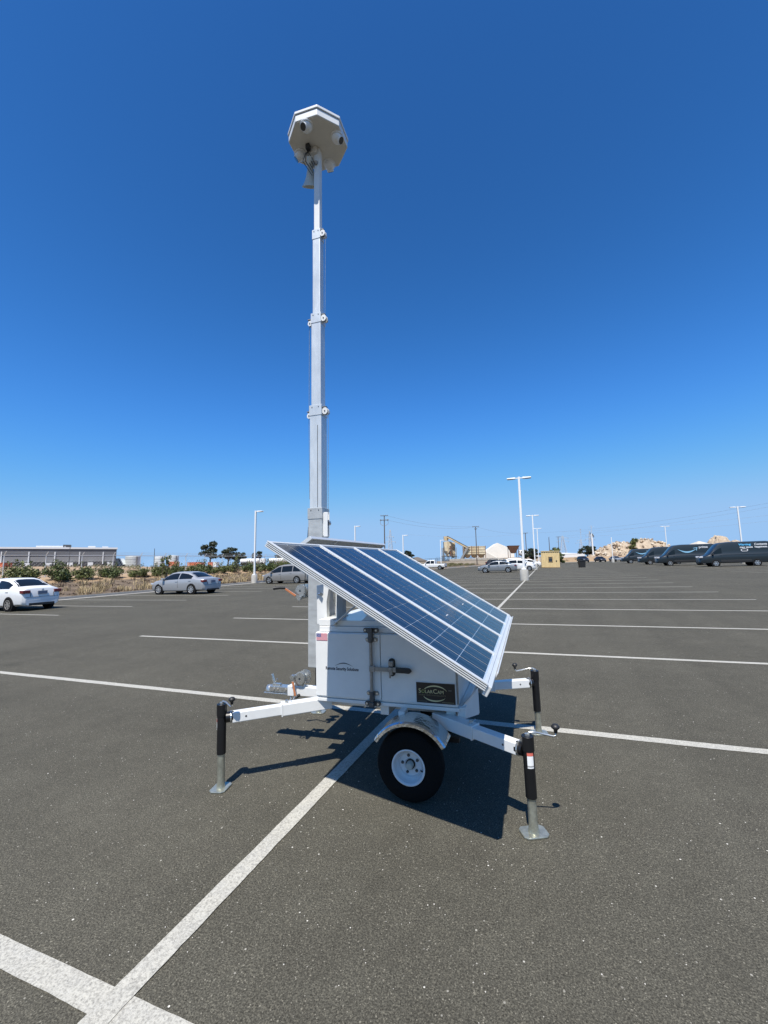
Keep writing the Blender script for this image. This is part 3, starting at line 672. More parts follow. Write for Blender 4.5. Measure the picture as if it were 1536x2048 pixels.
o = outrigger((-0.43, -0.34), (-1.035, -0.795), (-1.102, -0.833), 0.245, (0.115, -0.03), (0.060, 0.075), 0.033, 0.502, 0.2, (R(170), R(240), 0.42, 0.50), 0.600)
o = outrigger((0.44, -0.37), (1.030, -0.715), (1.088, -0.752), 0.20, (0.165, 0.045), (0.078, 0.060), 0.033, 0.462, 0.45, (R(-105), R(-40), 0.375, 0.475), 0.550)
o = outrigger((0.44, 0.37), (1.085, 0.735), (1.150, 0.775), 0.20, (-0.175, -0.03), (0.078, 0.060), 0.033, 0.462, 0.25, None, 0.565)
o = outrigger((-0.43, 0.34), (-1.07, 0.755), (-1.145, 0.79), 0.20, (0.12, 0.03), (0.075, 0.060), 0.033, 0.480, 0.1, None, 0.570)
# --- wheels and fenders
def wheel(side):
    M = T(0.300, side*0.60, 0.235) @ RX(R(90) if side < 0 else R(-90))   # local z points outward
    w = MB().lathe([(0.112, -0.060), (0.190, -0.062), (0.222, -0.050), (0.234, -0.030), (0.2355, 0.0), (0.234, 0.030), (0.222, 0.050), (0.190, 0.064), (0.150, 0.066), (0.116, 0.060), (0.104, 0.03), (0.104, -0.03)], 40, close=True).build('wheel', RUBBER, tr, M=M, smooth=35)
    w2 = MB().lathe([(0.109, 0.057), (0.117, 0.064), (0.117, 0.068), (0.110, 0.069), (0.103, 0.060), (0.100, 0.030), (0.094, 0.018), (0.088, 0.012), (0.083, 0.020), (0.079, 0.016), (0.075, 0.005), (0.066, 0.004), (0.040, 0.006), (0.036, 0.002), (0.0, 0.0)], 40)
    w2.build('rim', mat('rim_white', (0.62, 0.65, 0.67), 0.35), w, smooth=30)
    MB().lathe([(0.033, 0.001), (0.033, 0.010), (0.0, 0.010)], 20).build('hub_hole', BLACK_P, w)
    MB().lathe([(0.0, 0.052), (0.020, 0.052), (0.024, 0.047), (0.025, 0.0)], 20).build('hub_cap', mat('hub_grey', (0.35, 0.38, 0.36), 0.5), w, smooth=40)
    for k in range(5):
        a = R(90+72*k+12); MB().lathe([(0.0, 0.017), (0.007, 0.016), (0.0105, 0.012), (0.0105, 0.002)], 6, T(0.057*math.cos(a), 0.057*math.sin(a), 0)).build('lug_nut', STEEL_D, w)
    MB().tube([(0.070, -0.035, 0.008), (0.088, -0.030, 0.03)], 0.005, 6).build('valve', BLACK_P, w)
    # fender
    f = MB(); n = 18; r0 = 0.300; th = 0.003
    ys_ = (0.50, 0.70) if side > 0 else (-0.50, -0.70)
    prof = [(ys_[0], r0-th), (ys_[0], r0), (ys_[1]-side*0.012, r0), (ys_[1], r0-0.010), (ys_[1], r0-0.030), (ys_[1]-side*0.003, r0-0.030), (ys_[1]-side*0.003, r0-0.012), (ys_[1]-side*0.014, r0-th)]
    for k in range(n+1):
        a = lerp(R(33), R(147), k/n)
        for y, r in prof: f.v.append((0.317+r*math.cos(a), y, 0.242+r*math.sin(a)))
    q = len(prof)
    for k in range(n):
        for j in range(q): f.f.append((k*q+j, k*q+(j+1) % q, (k+1)*q+(j+1) % q, (k+1)*q+j))
    f.f.append(tuple(range(q))); f.f.append(tuple(n*q+j for j in range(q))[::-1])
    fo = P(f, 'fender', TREAD, smooth=30)
    MB().bb(0.20, 0.245, min(side*0.44, side*0.53), max(side*0.44, side*0.53), 0.50, 0.548).build('fender_bracket', WHITE, fo)
wheel(-1); wheel(1)
ring = [(0.47+0.075*math.cos(a), -0.36+0.02*math.sin(a*2), 0.455+0.05*math.sin(a)) for a in [k*2*math.pi/20*1.8 for k in range(21)]]
P(MB().tube(ring, 0.006, 6), 'wiring_loop', mat('green_grey_cable', (0.10, 0.17, 0.15), 0.5), smooth=60)
# --- camera head
HX, HY, HZ = -0.622, -0.050, 5.995
hM = T(HX, HY, HZ) @ RY(0.015)
PH = R(25)
def octo(r, ph=PH): return [(r*math.cos(ph+k*math.pi/4), r*math.sin(ph+k*math.pi/4)) for k in range(8)]
head = MB().prism(octo(0.306), 0.0, 0.070).build('camera_head', mat('white_housing', (0.70, 0.71, 0.70), 0.45, var=0.03), tr, M=hM, bevel=0.004)
MB().prism(octo(0.300), 0.0702, 0.076).build('seam', BLACK_P, head)
MB().prism(octo(0.316), 0.0762, 0.104).build('head_lid', MATS['white_housing'], head, bevel=0.004)
MB().prism(octo(0.296), -0.004, -0.0005).build('base_plate', CAMGREY, head)
for k, a in enumerate((R(-93), R(-5), R(85), R(175))):
    cx, cy = 0.225*math.cos(a), 0.225*math.sin(a)
    MB().lathe([(0.0, -0.018), (0.062, -0.018), (0.066, -0.012), (0.066, -0.004)], 24, T(cx, cy, 0)).build('dome_base', MATS['white_housing'], head, smooth=40)
    sp = MB().lathe([(0.056*math.cos(t), -0.020-0.056*math.sin(t)) for t in [k2*math.pi/2/8 for k2 in range(9)]], 24, T(cx, cy, 0)); sp.build('dome_camera', MATS['white_housing'], head, smooth=60)
    ca = a+(-0.35 if k == 0 else 0.25); dv = Vector((math.cos(ca)*0.75, math.sin(ca)*0.75, -0.66)).normalized(); c0 = Vector((cx, cy, -0.022))
    MB().tube([c0+dv*0.046, c0+dv*0.062], 0.032, 18).build('camera_lens', GLASS_D, head)
    MB().tube([c0+dv*0.040, c0+dv*0.0585], 0.037, 18).build('lens_ring', MATS['white_housing'], head)
m = MB().bb(-0.085, 0.0, -0.04, 0.05, -0.075, -0.005, T(-0.02, 0.03, 0)); m.build('mount_block', CAMGREY, head)
m = MB()
for k in range(5):
    x = -0.09-0.008*k; m.tube([(x, -0.02+k*0.01, -0.004), (x-0.012, -0.03, -0.08), (x+0.03-0.02*k, -0.02, -0.15), (x+0.05, 0.0, -0.21-0.03*k)], 0.0035, 6)
m.build('wire', BLACK_P, head)
MB().bb(-0.118, -0.075, -0.065, -0.02, -0.06, -0.006).build('junction_box', BLACK_P, head, bevel=0.004)
# horn loudspeaker hung on the mast top
hm = hM @ T(-0.095, -0.01, -0.14) @ RY(R(14)) @ RX(R(32))
horn = MB().lathe([(0.0, 0.02), (0.030, 0.02), (0.034, -0.06), (0.028, -0.075), (0.036, -0.10), (0.050, -0.15), (0.075, -0.205), (0.098, -0.232), (0.100, -0.236), (0.092, -0.236), (0.066, -0.20), (0.04, -0.14), (0.0, -0.12)], 28).build('horn_speaker', mat('horn_grey', (0.46, 0.47, 0.43), 0.5), tr, M=hm, smooth=50)
MB().bb(-0.01, 0.09, -0.012, 0.012, -0.05, -0.02).build('horn_bracket', STEEL, horn)

# ------------------------------------------------------------------ vehicles
CGLASS = mat('tinted_car_glass', (0.008, 0.010, 0.011), 0.05, spec=0.4)
ALLOY = mat('alloy_rim', (0.62, 0.63, 0.64), 0.3, 0.8); PLATE = mat('number_plate', (0.10, 0.13, 0.19), 0.5)
TAIL = mat('tail_lamp_red', (0.12, 0.010, 0.014), 0.2, coat=0.3); HEADL = mat('head_lamp_clear', (0.55, 0.57, 0.60), 0.08, 0.3, coat=0.6)
WELL = mat('wheel_well', (0.006, 0.006, 0.006), 0.9)
def paint(name, c, metal=0.0): return mat('car_'+name, c, 0.38, metal, coat=0.22, var=0.02, vscale=1.0)
def make_wheel_meshes(r, wd, spokes):
    t = MB().lathe([(r*0.66, -wd/2), (r*0.94, -wd/2), (r, -wd*0.32), (r, wd*0.32), (r*0.94, wd/2), (r*0.66, wd/2)], 26, close=True); tm = t.mesh('tyre', RUBBER); tm.shade_smooth(); tm.set_sharp_from_angle(angle=R(40))
    k = MB().lathe([(r*0.67, wd/2-0.005), (r*0.60, wd/2-0.03), (r*0.58, wd/2-0.05), (0, wd/2-0.05)], 26)
    dk = k.mesh('rim_dish', STEEL_D)
    s = MB().lathe([(r*0.69, wd/2-0.02), (r*0.69, wd/2+0.004), (r*0.62, wd/2+0.004), (r*0.60, wd/2-0.03)], 26)
    s.lathe([(0.0, wd/2), (r*0.16, wd/2-0.004), (r*0.18, wd/2-0.04)], 14)
    for i in range(spokes):
        a = 2*math.pi*i/spokes; M = RZ(a); s.add([(r*0.1, -r*0.07, wd/2-0.008), (r*0.64, -r*0.10, wd/2-0.004), (r*0.64, r*0.10, wd/2-0.004), (r*0.1, r*0.07, wd/2-0.008), (r*0.1, -r*0.07, wd/2-0.04), (r*0.64, -r*0.10, wd/2-0.04), (r*0.64, r*0.10, wd/2-0.04), (r*0.1, r*0.07, wd/2-0.04)],
            [(0,1,2,3), (0,4,5,1), (2,6,7,3), (1,5,6,2), (0,3,7,4)], M)
    return tm, dk, s
def vehicle(name, label, cat, loc, heading, body_mat, prof, belt, half, top_half, zb, wheels, wr, side_wins, screens, rim_mat=None, spokes=5, group=None, lights=True, wd=0.20, crown=0.05, plate=True, mirror=None, lower=None, tl=None, hl=None):
    """prof: roof line (x,z) rear to front; belt: (x,z); half: half width (x,w); top_half: share of half width at the roof edge"""
    root = empty(name, loc, heading); tag(root, label, cat, group)
    x0, x1 = prof[0][0], prof[-1][0]; N = 54
    def sec(x):
        zt = interp(x, prof); zl = min(interp(x, belt), zt-0.03); w = interp(x, half); tw = w*interp(x, top_half)
        return zt, zl, w, tw
    def spt(x, f):           # a point on the side between belt (0) and roof edge (1)
        zt, zl, w, tw = sec(x); zr = zt-crown*0.8
        k = f-0.35*f*(1-f)
        return Vector((x, lerp(w*0.99, tw, k), lerp(zl, max(zl, zr), f)))
    def tpt(x, g_):
        zt, zl, w, tw = sec(x); return Vector((x, g_*tw*0.96, zt-crown*0.75*g_*g_))
    # stations concentrated on the profile's bends
    st = sorted(set([round(lerp(x0, x1, i/N), 4) for i in range(N+1)]+[round(p[0], 4) for p in prof]))
    b = MB(); rows = []
    for x in st:
        zt, zl, w, tw = sec(x); zbb = zb(x) if callable(zb) else zb
        hs = [(0, zbb), (w*0.86, zbb), (w*0.955, zbb+0.06), (w*0.985, zbb+0.18), (w, lerp(zbb, zl, 0.62)), (w*0.995, zl-0.03), (w*0.975, zl)]
        for f in (0.3, 0.6, 0.88): p = spt(x, f); hs.append((p.y, p.z))
        hs += [(tw*0.965, zt-crown*0.55), (tw*0.80, zt-crown*0.30), (tw*0.4, zt-crown*0.07), (0, zt)]
        ring = hs+[(-y, z) for y, z in hs[-2:0:-1]]
        rows.append(len(b.v)); b.v += [(x, y, z) for y, z in ring]; q = len(ring)
    for i in range(len(st)-1):
        for j in range(q): b.f.append((rows[i]+j, rows[i]+(j+1) % q, rows[i+1]+(j+1) % q, rows[i+1]+j))
    b.f.append(tuple(range(q))); b.f.append(tuple(rows[-1]+j for j in range(q))[::-1])
    body = b.build('body', body_mat, root, smooth=38)
    def win(nm, grid, off, parent=body, m_=CGLASS):
        w = MB(); nr, nc = len(grid), len(grid[0])
        for r_ in grid:
            for p in r_: w.v.append(tuple(p+off))
        for i in range(nr-1):
            for j in range(nc-1): w.f.append((i*nc+j, i*nc+j+1, (i+1)*nc+j+1, (i+1)*nc+j))
        return w.build(nm, m_, parent, smooth=60)
    for (a, c, f0, f1) in side_wins:
        for s in (1, -1):
            gr = [[Vector((p.x, s*p.y, p.z)) for p in (spt(lerp(a, c, i/10), f0), spt(lerp(a, c, i/10), (f0+f1)/2), spt(lerp(a, c, i/10), f1))] for i in range(11)]
            win('side_window', gr, Vector((0, s*0.008, 0.001)))
    for (a, c, nm) in screens:
        gr = [[tpt(lerp(a, c, i/8), g_) for g_ in (-0.93, -0.5, 0, 0.5, 0.93)] for i in range(9)]
        sl = 1 if c > a and sec(c)[0] < sec(a)[0] else -1
        win(nm, gr, Vector((0.008*(1 if sec(max(a,c))[0] < sec(min(a,c))[0] else -1), 0, 0.008)))
    tm, dk, sm = make_wheel_meshes(wr, wd, spokes); sme = sm.mesh('rim', rim_mat or ALLOY)
    for x in wheels:
        w = interp(x, half)
        for s in (1, -1):
            MB().lathe([(0, -0.16), (wr*1.13, -0.16), (wr*1.13, 0.004), (0, 0.004)], 26, T(x, s*(w-0.002), wr*1.02) @ RX(R(-90*s))).build('wheel_arch', WELL, body)
            o = link('wheel', tm, root, T(x, s*(w-wd/2+0.02), wr) @ RX(R(-90*s)))
            link('rim_dish', dk, o); link('rim', sme, o)
    if lights:
        zr = interp(x0+0.25, prof); zf = interp(x1-0.3, prof)
        for s in (1, -1):
            wr_, wf_ = interp(x0+0.12, half), interp(x1-0.2, half)
            a = tl or (0.26, 0.30, 0.14, -0.17); c = hl or (0.34, 0.36, 0.13, -0.14)
            MB().bb(x0-0.012, x0+a[0], min(s*(wr_-a[1]), s*(wr_+0.010)), max(s*(wr_-a[1]), s*(wr_+0.010)), zr+a[3]-a[2]/2, zr+a[3]+a[2]/2).build('tail_lamp', TAIL, root, bevel=0.02)
            MB().bb(x1-c[0], x1-0.02, min(s*(wf_-c[1]), s*(wf_+0.004)), max(s*(wf_-c[1]), s*(wf_+0.004)), zf+c[3]-c[2]/2, zf+c[3]+c[2]/2).build('head_lamp', HEADL, root, bevel=0.03)
    if plate:
        MB().bb(x0-0.020, x0+0.01, -0.19, 0.19, 0.72, 0.86).build('number_plate', PLATE, root)
    if plate:
        wr2 = interp(x0+0.02, half)
        MB().bb(x0-0.006, x0+0.05, -wr2*0.96, wr2*0.96, 0.595, 0.607).build('bumper_crease', BLACK_P, body)
        for s in (1, -1): MB().bb(x0-0.004, x0+0.05, min(s*0.46, s*0.472), max(s*0.46, s*0.472), 0.62, 0.78).build('boot_gap', BLACK_P, body)
        MB().lathe([(0, 0), (0.045, 0), (0.045, 0.012), (0, 0.012)], 14, T(x0-0.006, 0, 0.905) @ RY(R(-90))).build('badge', ALLOY, body)
    zz = zb(x0) if callable(zb) else zb
    MB().bb(x0-0.004, x0+0.25, -interp(x0, half)*0.8, interp(x0, half)*0.8, zz-0.02, zz+0.10).build('rear_valance', BLACK_P, root, bevel=0.02)
    MB().bb(x1-0.25, x1+0.006, -interp(x1, half)*0.85, interp(x1, half)*0.85, zz, zz+0.22).build('front_grille', BLACK_P, root, bevel=0.02)
    if mirror is not None:
        for s in (1, -1):
            w = interp(mirror, half); MB().bb(mirror-0.09, mirror+0.09, min(s*w*0.93, s*(w+0.17)), max(s*w*0.93, s*(w+0.17)), interp(mirror, belt)+0.02, interp(mirror, belt)+0.16).build('door_mirror', body_mat if lower is None else BLACK_P, root, bevel=0.03)
    for x in (side_wins[0][0]+0.02, (side_wins[0][1])):    # door shut lines
        for s in (1, -1):
            w = interp(x, half); MB().bb(x-0.006, x+0.006, min(s*(w*0.97), s*(w+0.0015)), max(s*(w*0.97), s*(w+0.0015)), 0.42, interp(x, belt)-0.04).build('door_gap', BLACK_P, body)
    for (a, c, f0, f1) in side_wins[:2]:
        for s in (1, -1):
            x = min(a, c)+0.14; w = interp(x, half); MB().bb(x-0.09, x+0.09, min(s*w*0.98, s*(w+0.018)), max(s*w*0.98, s*(w+0.018)), interp(x, belt)-0.13, interp(x, belt)-0.10).build('door_handle', body_mat, body)
    return root
SED = dict(prof=[(-2.20, 0.56), (-2.18, 0.80), (-2.12, 0.98), (-1.62, 1.05), (-1.30, 1.22), (-0.95, 1.38), (-0.5, 1.455), (0.05, 1.46), (0.40, 1.40), (0.80, 1.19), (1.15, 0.98), (1.75, 0.88), (2.02, 0.76), (2.12, 0.62), (2.15, 0.50)],
           belt=[(-2.2, 0.70), (-2.0, 0.90), (-1.5, 0.98), (0, 0.93), (1.1, 0.90), (1.8, 0.78), (2.15, 0.45)],
           half=[(-2.20, 0.66), (-2.10, 0.78), (-1.6, 0.85), (-0.8, 0.865), (1.2, 0.86), (1.75, 0.80), (2.05, 0.68), (2.15, 0.55)],
           top_half=[(-2.2, 0.9), (-1.7, 0.86), (-1.3, 0.74), (-0.8, 0.70), (0.3, 0.70), (0.9, 0.80), (1.3, 0.88), (2.15, 0.86)])
def stretch(p, kx, kz, kw):
    q = dict(p); q['prof'] = [(x*kx, z*kz) for x, z in p['prof']]; q['belt'] = [(x*kx, z*kz) for x, z in p['belt']]; q['half'] = [(x*kx, w*kw) for x, w in p['half']]; q['top_half'] = [(x*kx, w) for x, w in p['top_half']]; return q
BUMP = lambda x: 0.20 if abs(x) < 1.7 else 0.25
vehicle('parked_sedan', 'white compact sedan cut off by the left edge, parked nose to the planting bed', 'car', (-23.65, 12.45, 0), math.pi, paint('white', (0.66, 0.665, 0.66)), **SED, zb=BUMP, wheels=(-1.33, 1.22), wr=0.30,
        side_wins=[(-0.28, 0.98, 0.10, 0.86), (-1.32, -0.36, 0.10, 0.86)], screens=[(-1.55, -0.92, 'rear_window'), (0.42, 1.10, 'windscreen')], rim_mat=STEEL, spokes=7, mirror=0.80)
vehicle('parked_sedan', 'silver blue four door sedan parked in front of the shrubs', 'car', (-22.75, 21.8, 0), math.pi, paint('silver_blue', (0.33, 0.345, 0.365), 0.3), **stretch(SED, 1.07, 1.0, 1.06), zb=BUMP, wheels=(-1.41, 1.37), wr=0.325,
        side_wins=[(-0.30, 1.04, 0.10, 0.86), (-1.41, -0.38, 0.10, 0.86)], screens=[(-1.66, -0.99, 'rear_window'), (0.45, 1.18, 'windscreen')], spokes=8, mirror=0.92)
VAN = dict(prof=[(-2.45, 0.60), (-2.42, 1.0), (-2.36, 1.20), (-2.22, 1.58), (-1.95, 1.72), (-0.8, 1.76), (0.1, 1.74), (0.55, 1.66), (1.15, 1.32), (1.65, 1.02), (2.15, 0.90), (2.38, 0.76), (2.46, 0.55)],
           belt=[(-2.45, 1.02), (-1.0, 1.04), (1.0, 0.97), (1.8, 0.90), (2.2, 0.78), (2.46, 0.5)], half=[(-2.45, 0.78), (-2.3, 0.90), (-1.6, 0.96), (1.4, 0.96), (2.0, 0.88), (2.35, 0.70), (2.46, 0.55)],
           top_half=[(-2.45, 0.86), (-2.2, 0.76), (0.4, 0.76), (1.2, 0.82), (1.7, 0.88), (2.46, 0.86)])
vehicle('parked_minivan', 'silver minivan parked beside the white lamp post on the left', 'car', (-22.8, 34.0, 0), math.pi, paint('silver', (0.27, 0.265, 0.255), 0.35), **VAN, zb=0.22, wheels=(-1.48, 1.52), wr=0.33,
        side_wins=[(0.22, 1.38, 0.10, 0.84), (-0.98, 0.13, 0.10, 0.84), (-2.08, -1.06, 0.10, 0.84)], screens=[(-2.37, -2.10, 'rear_window'), (0.60, 1.56, 'windscreen')], spokes=5, mirror=1.25, tl=(0.16, 0.20, 0.42, 0.03))
vehicle('parked_sedan', 'grey silver sedan facing left behind the lamp post concrete base', 'car', (-5.80, 53.2, 0), math.pi, paint('grey_blue', (0.22, 0.24, 0.26), 0.35), **stretch(SED, 1.04, 0.98, 1.03), zb=BUMP, wheels=(-1.34, 1.34), wr=0.32,
        side_wins=[(-0.28, 1.02, 0.10, 0.86), (-1.38, -0.36, 0.10, 0.86)], screens=[(-1.61, -0.96, 'rear_window'), (0.44, 1.14, 'windscreen')], mirror=0.85)
HATCH = dict(prof=[(-1.95, 0.6), (-1.92, 0.95), (-1.80, 1.10), (-1.55, 1.40), (-1.25, 1.50), (-0.3, 1.54), (0.35, 1.48), (0.85, 1.20), (1.25, 1.00), (1.75, 0.88), (1.98, 0.70), (2.02, 0.5)], belt=[(-1.95, 0.9), (-1.2, 1.0), (1.0, 0.92), (1.7, 0.8), (2.02, 0.45)],
             half=[(-1.95, 0.68), (-1.8, 0.80), (-1.3, 0.86), (1.3, 0.86), (1.7, 0.78), (2.02, 0.55)], top_half=[(-1.95, 0.86), (-1.5, 0.76), (0.4, 0.74), (1.0, 0.84), (2.02, 0.86)])
vehicle('parked_hatchback', 'white hatchback facing right, half hidden by the lamp post', 'car', (-3.55, 59.3, 0), 0, MATS['car_white'], **HATCH, zb=0.22, wheels=(-1.25, 1.25), wr=0.31,
        side_wins=[(-0.20, 1.02, 0.10, 0.86), (-1.25, -0.28, 0.10, 0.86)], screens=[(-1.85, -1.50, 'rear_window'), (0.40, 1.18, 'windscreen')], mirror=0.8)
SUV = stretch(HATCH, 1.14, 1.12, 1.08)
vehicle('parked_suv', 'white SUV farthest of the cars behind the lamp post', 'car', (-4.3, 69.4, 0), 0, MATS['car_white'], **SUV, zb=0.26, wheels=(-1.42, 1.42), wr=0.35,
        side_wins=[(-0.22, 1.15, 0.10, 0.86), (-1.42, -0.32, 0.10, 0.86)], screens=[(-2.1, -1.72, 'rear_window'), (0.46, 1.34, 'windscreen')], mirror=0.9)
vehicle('parked_suv', 'black car mostly hidden behind the grey sedan', 'car', (-6.6, 66.0, 0), 0, paint('black', (0.01, 0.01, 0.012)), **SUV, zb=0.26, wheels=(-1.42, 1.42), wr=0.35,
        side_wins=[(-0.22, 1.15, 0.10, 0.86), (-1.42, -0.32, 0.10, 0.86)], screens=[(-2.1, -1.72, 'rear_window'), (0.46, 1.34, 'windscreen')], mirror=0.9)
vehicle('parked_sedan', 'white car tucked behind the base of the second twin headed lamp post', 'car', (-3.1, 80.0, 0), 0, MATS['car_white'], **SED, zb=BUMP, wheels=(-1.33, 1.22), wr=0.30,
        side_wins=[(-0.28, 0.98, 0.10, 0.86), (-1.32, -0.36, 0.10, 0.86)], screens=[(-1.55, -0.92, 'rear_window'), (0.42, 1.10, 'windscreen')], mirror=0.80)
PICK = dict(prof=[(-2.75, 0.6), (-2.73, 1.12), (-0.85, 1.13), (-0.80, 1.50), (-0.72, 1.80), (-0.3, 1.86), (0.45, 1.84), (0.75, 1.72), (1.15, 1.32), (1.35, 1.16), (2.3, 1.08), (2.6, 0.95), (2.7, 0.6)], belt=[(-2.75, 1.08), (1.2, 1.12), (2.3, 1.0), (2.7, 0.55)],
            half=[(-2.75, 0.88), (-2.5, 0.94), (2.0, 0.95), (2.5, 0.86), (2.7, 0.75)], top_half=[(-2.75, 0.97), (-0.9, 0.97), (-0.75, 0.82), (0.7, 0.80), (1.3, 0.92), (2.7, 0.9)])
pk = vehicle('parked_pickup', 'white crew cab pickup truck with a ladder rack by the far kerb', 'truck', (-21.0, 80.0, 0), math.pi, MATS['car_white'], **PICK, zb=0.42, wheels=(-1.75, 1.75), wr=0.38,
        side_wins=[(0.10, 1.05, 0.08, 0.84), (-0.68, 0.0, 0.08, 0.84)], screens=[(0.80, 1.30, 'windscreen')], mirror=1.0, plate=False, tl=(0.08, 0.10, 0.30, -0.25))
MB().bb(-2.62, -0.95, -0.78, 0.78, 1.128, 1.136).build('cargo_bed', WELL, pk)
m = MB()
for x in (-2.6, -0.95, 0.2):
    for y in (-0.78, 0.78): m.tube([(x, y, 1.12 if x < 0 else 1.80), (x, y, 2.08)], 0.025, 6)
    m.tube([(x, -0.8, 2.08), (x, 0.8, 2.08)], 0.025, 6)
for y in (-0.8, 0.8): m.tube([(-2.7, y, 2.10), (1.2, y, 2.10)], 0.025, 6)
m.build('ladder_rack', STEEL_D, pk)
# small far cars by the dirt berm
for nm, lb, x, y, mm in (('parked_suv', 'dark SUV with white front parked behind the black bin', 8.9, 126.0, MATS['car_black']), ('parked_sedan', 'black car parked left of the slim pole by the rubble', 13.2, 127.5, MATS['car_black']), ('parked_sedan', 'grey car parked nearest the rubble heap, right of the slim pole', 17.0, 128.5, MATS['car_grey_blue'])):
    D = SUV if nm == 'parked_suv' else SED
    vehicle(nm, lb, 'car', (x, y, 0), R(-72), mm, **D, zb=0.24, wheels=(-1.35, 1.3), wr=0.32, side_wins=[(-0.22, 1.0, 0.10, 0.86), (-1.3, -0.32, 0.10, 0.86)], screens=[(0.46, 1.15, 'windscreen')], mirror=0.85, plate=False)
# delivery vans
VANP = paint('slate_blue', (0.012, 0.0185, 0.0235)); VSTRIPE = mat('van_light_blue', (0.10, 0.42, 0.72), 0.4); VWHITE = mat('van_white_print', (0.55, 0.57, 0.59), 0.4)
TRANSIT = dict(prof=[(-3.32, 0.7), (-3.30, 2.45), (-3.20, 2.66), (-2.9, 2.72), (0.4, 2.74), (1.25, 2.66), (1.55, 2.50), (1.95, 2.02), (2.40, 1.48), (2.62, 1.34), (3.10, 1.16), (3.30, 0.98), (3.36, 0.5)],
               belt=[(-3.3, 1.35), (1.2, 1.36), (2.0, 1.32), (2.6, 1.22), (3.1, 1.0), (3.36, 0.45)], half=[(-3.32, 0.97), (-3.1, 1.01), (2.3, 1.02), (2.8, 0.97), (3.2, 0.80), (3.36, 0.66)],
               top_half=[(-3.32, 0.88), (1.0, 0.87), (1.9, 0.84), (2.5, 0.88), (3.36, 0.9)])
def van(label, x, y, logo, kx=1.0, kz=1.0):
    p = stretch(TRANSIT, kx, kz, 1.0)
    v = vehicle('delivery_van', label, 'van', (x+(-1.92+0.0), y, 0), math.pi, VANP, **p, zb=0.38, wheels=(-1.82*kx, 1.92*kx), wr=0.36, side_wins=[(1.28*kx, 2.26*kx, 0.12, 0.60)], screens=[(1.58*kx, 2.46*kx, 'windscreen')], spokes=6, mirror=2.15*kx, rim_mat=ALLOY, group='dark delivery vans parked on the right', plate=False, tl=(0.10, 0.14, 0.5, -0.9), hl=(0.34, 0.30, 0.22, -0.06), lower=1, crown=0.10)
    # lower plastic cladding
    MB().bb(-1.35*kx, 1.45*kx, 1.006, 1.034, 0.46, 0.72).build('side_cladding', BLACK_P, v, bevel=0.02)
    MB().bb(-3.0*kx, 1.2*kx, 1.008, 1.026, 1.28, 1.31).build('side_crease', VANP, v)
    S = Matrix.Translation((0, 1.032, 0)) @ Matrix(((-1, 0, 0, 0), (0, 0, 1, 0), (0, 1, 0, 0), (0, 0, 0, 1)))   # reads left to right on the side facing the lot
    if logo == 'smile':
        m = MB(); n = 24
        for k in range(n+1):
            t = k/n; xx = lerp(0.95, -1.15, t); zc = 2.18-0.42*math.sin(math.pi*min(1, t*0.96+0.02))**1.0; w = 0.015+0.085*math.sin(math.pi*t)**1.2
            yb = 1.03-0.028*(zc-1.36)/1.0*1.9
            for s_ in (-1, 1): m.v.append((xx, interp(zc+s_*w, [(1.3, 1.035), (1.8, 1.000), (2.3, 0.955), (2.7, 0.90)])+0.012, zc+s_*w))
        m.f = [(2*k, 2*k+2, 2*k+3, 2*k+1) for k in range(n)]
        m.build('smile_mark', mat('van_pale_blue', (0.20, 0.40, 0.55), 0.4), v)
        m = MB()
        def yy(z): return interp(z, [(1.3, 1.035), (1.8, 1.000), (2.3, 0.955), (2.7, 0.90)])+0.013
        for quad in (((-0.80, 2.28), (-1.26, 2.34), (-1.26, 2.26), (-0.80, 2.22)), ((-1.18, 2.32), (-1.26, 2.34), (-1.16, 1.92), (-1.10, 1.94))):
            m.add([(x_, yy(z_), z_) for x_, z_ in quad], [(0, 1, 2, 3)])
        m.build('smile_arrow', MATS['van_pale_blue'], v)
        text_mesh('prime', 0.42, 'letter', VWHITE, v, Matrix.Translation((-1.42, yy(2.35)+0.02, 2.24)) @ RX(R(8)) @ Matrix(((-1, 0, 0, 0), (0, 0, 1, 0), (0, 1, 0, 0), (0, 0, 0, 1))), bold=0.006)
    elif logo == 'text':
        def put(t, xx, z, s, mm): text_mesh(t, s, 'letter', mm, v, Matrix.Translation((xx, interp(z, [(1.3, 1.035), (1.8, 1.000), (2.3, 0.955), (2.7, 0.90)])+0.030, z)) @ RX(R(7)) @ Matrix(((-1, 0, 0, 0), (0, 0, 1, 0), (0, 1, 0, 0), (0, 0, 0, 1))), bold=0.008)
        put('Warning:', -0.35, 2.28, 0.30, VSTRIPE); put('Contents', -1.75, 2.28, 0.30, VWHITE); put('may cause', -0.42, 2.00, 0.28, VWHITE); put('happiness.', -1.75, 2.00, 0.28, VWHITE)
        m = MB(); 
        for (a, c, e, f_) in ((-0.50, -1.10, 1.87, 1.92), (-0.55, -1.05, 1.62, 1.68), (-0.48, -0.58, 1.68, 1.92), (-1.02, -1.12, 1.68, 1.92)): m.bb(min(a, c), max(a, c), 1.010, 1.028, e, f_)
        m.build('box_mark', VWHITE, v)
    return v
van('dark delivery van nearest the camera at the right edge, with blue and white lettering', 19.60+1.92, 59.0, 'text')
van('dark delivery van with a curved arrow and the word prime on its side', 17.3+1.92, 67.9, 'smile', 1.02, 1.02)
van('dark delivery van third from the right edge, between the two with arrow marks', 17.0+1.92, 78.5, None)
van('farthest dark delivery van with a curved arrow, in front of the rubble heap', 16.9+1.92, 94.5, 'smile', 1.0, 1.0)

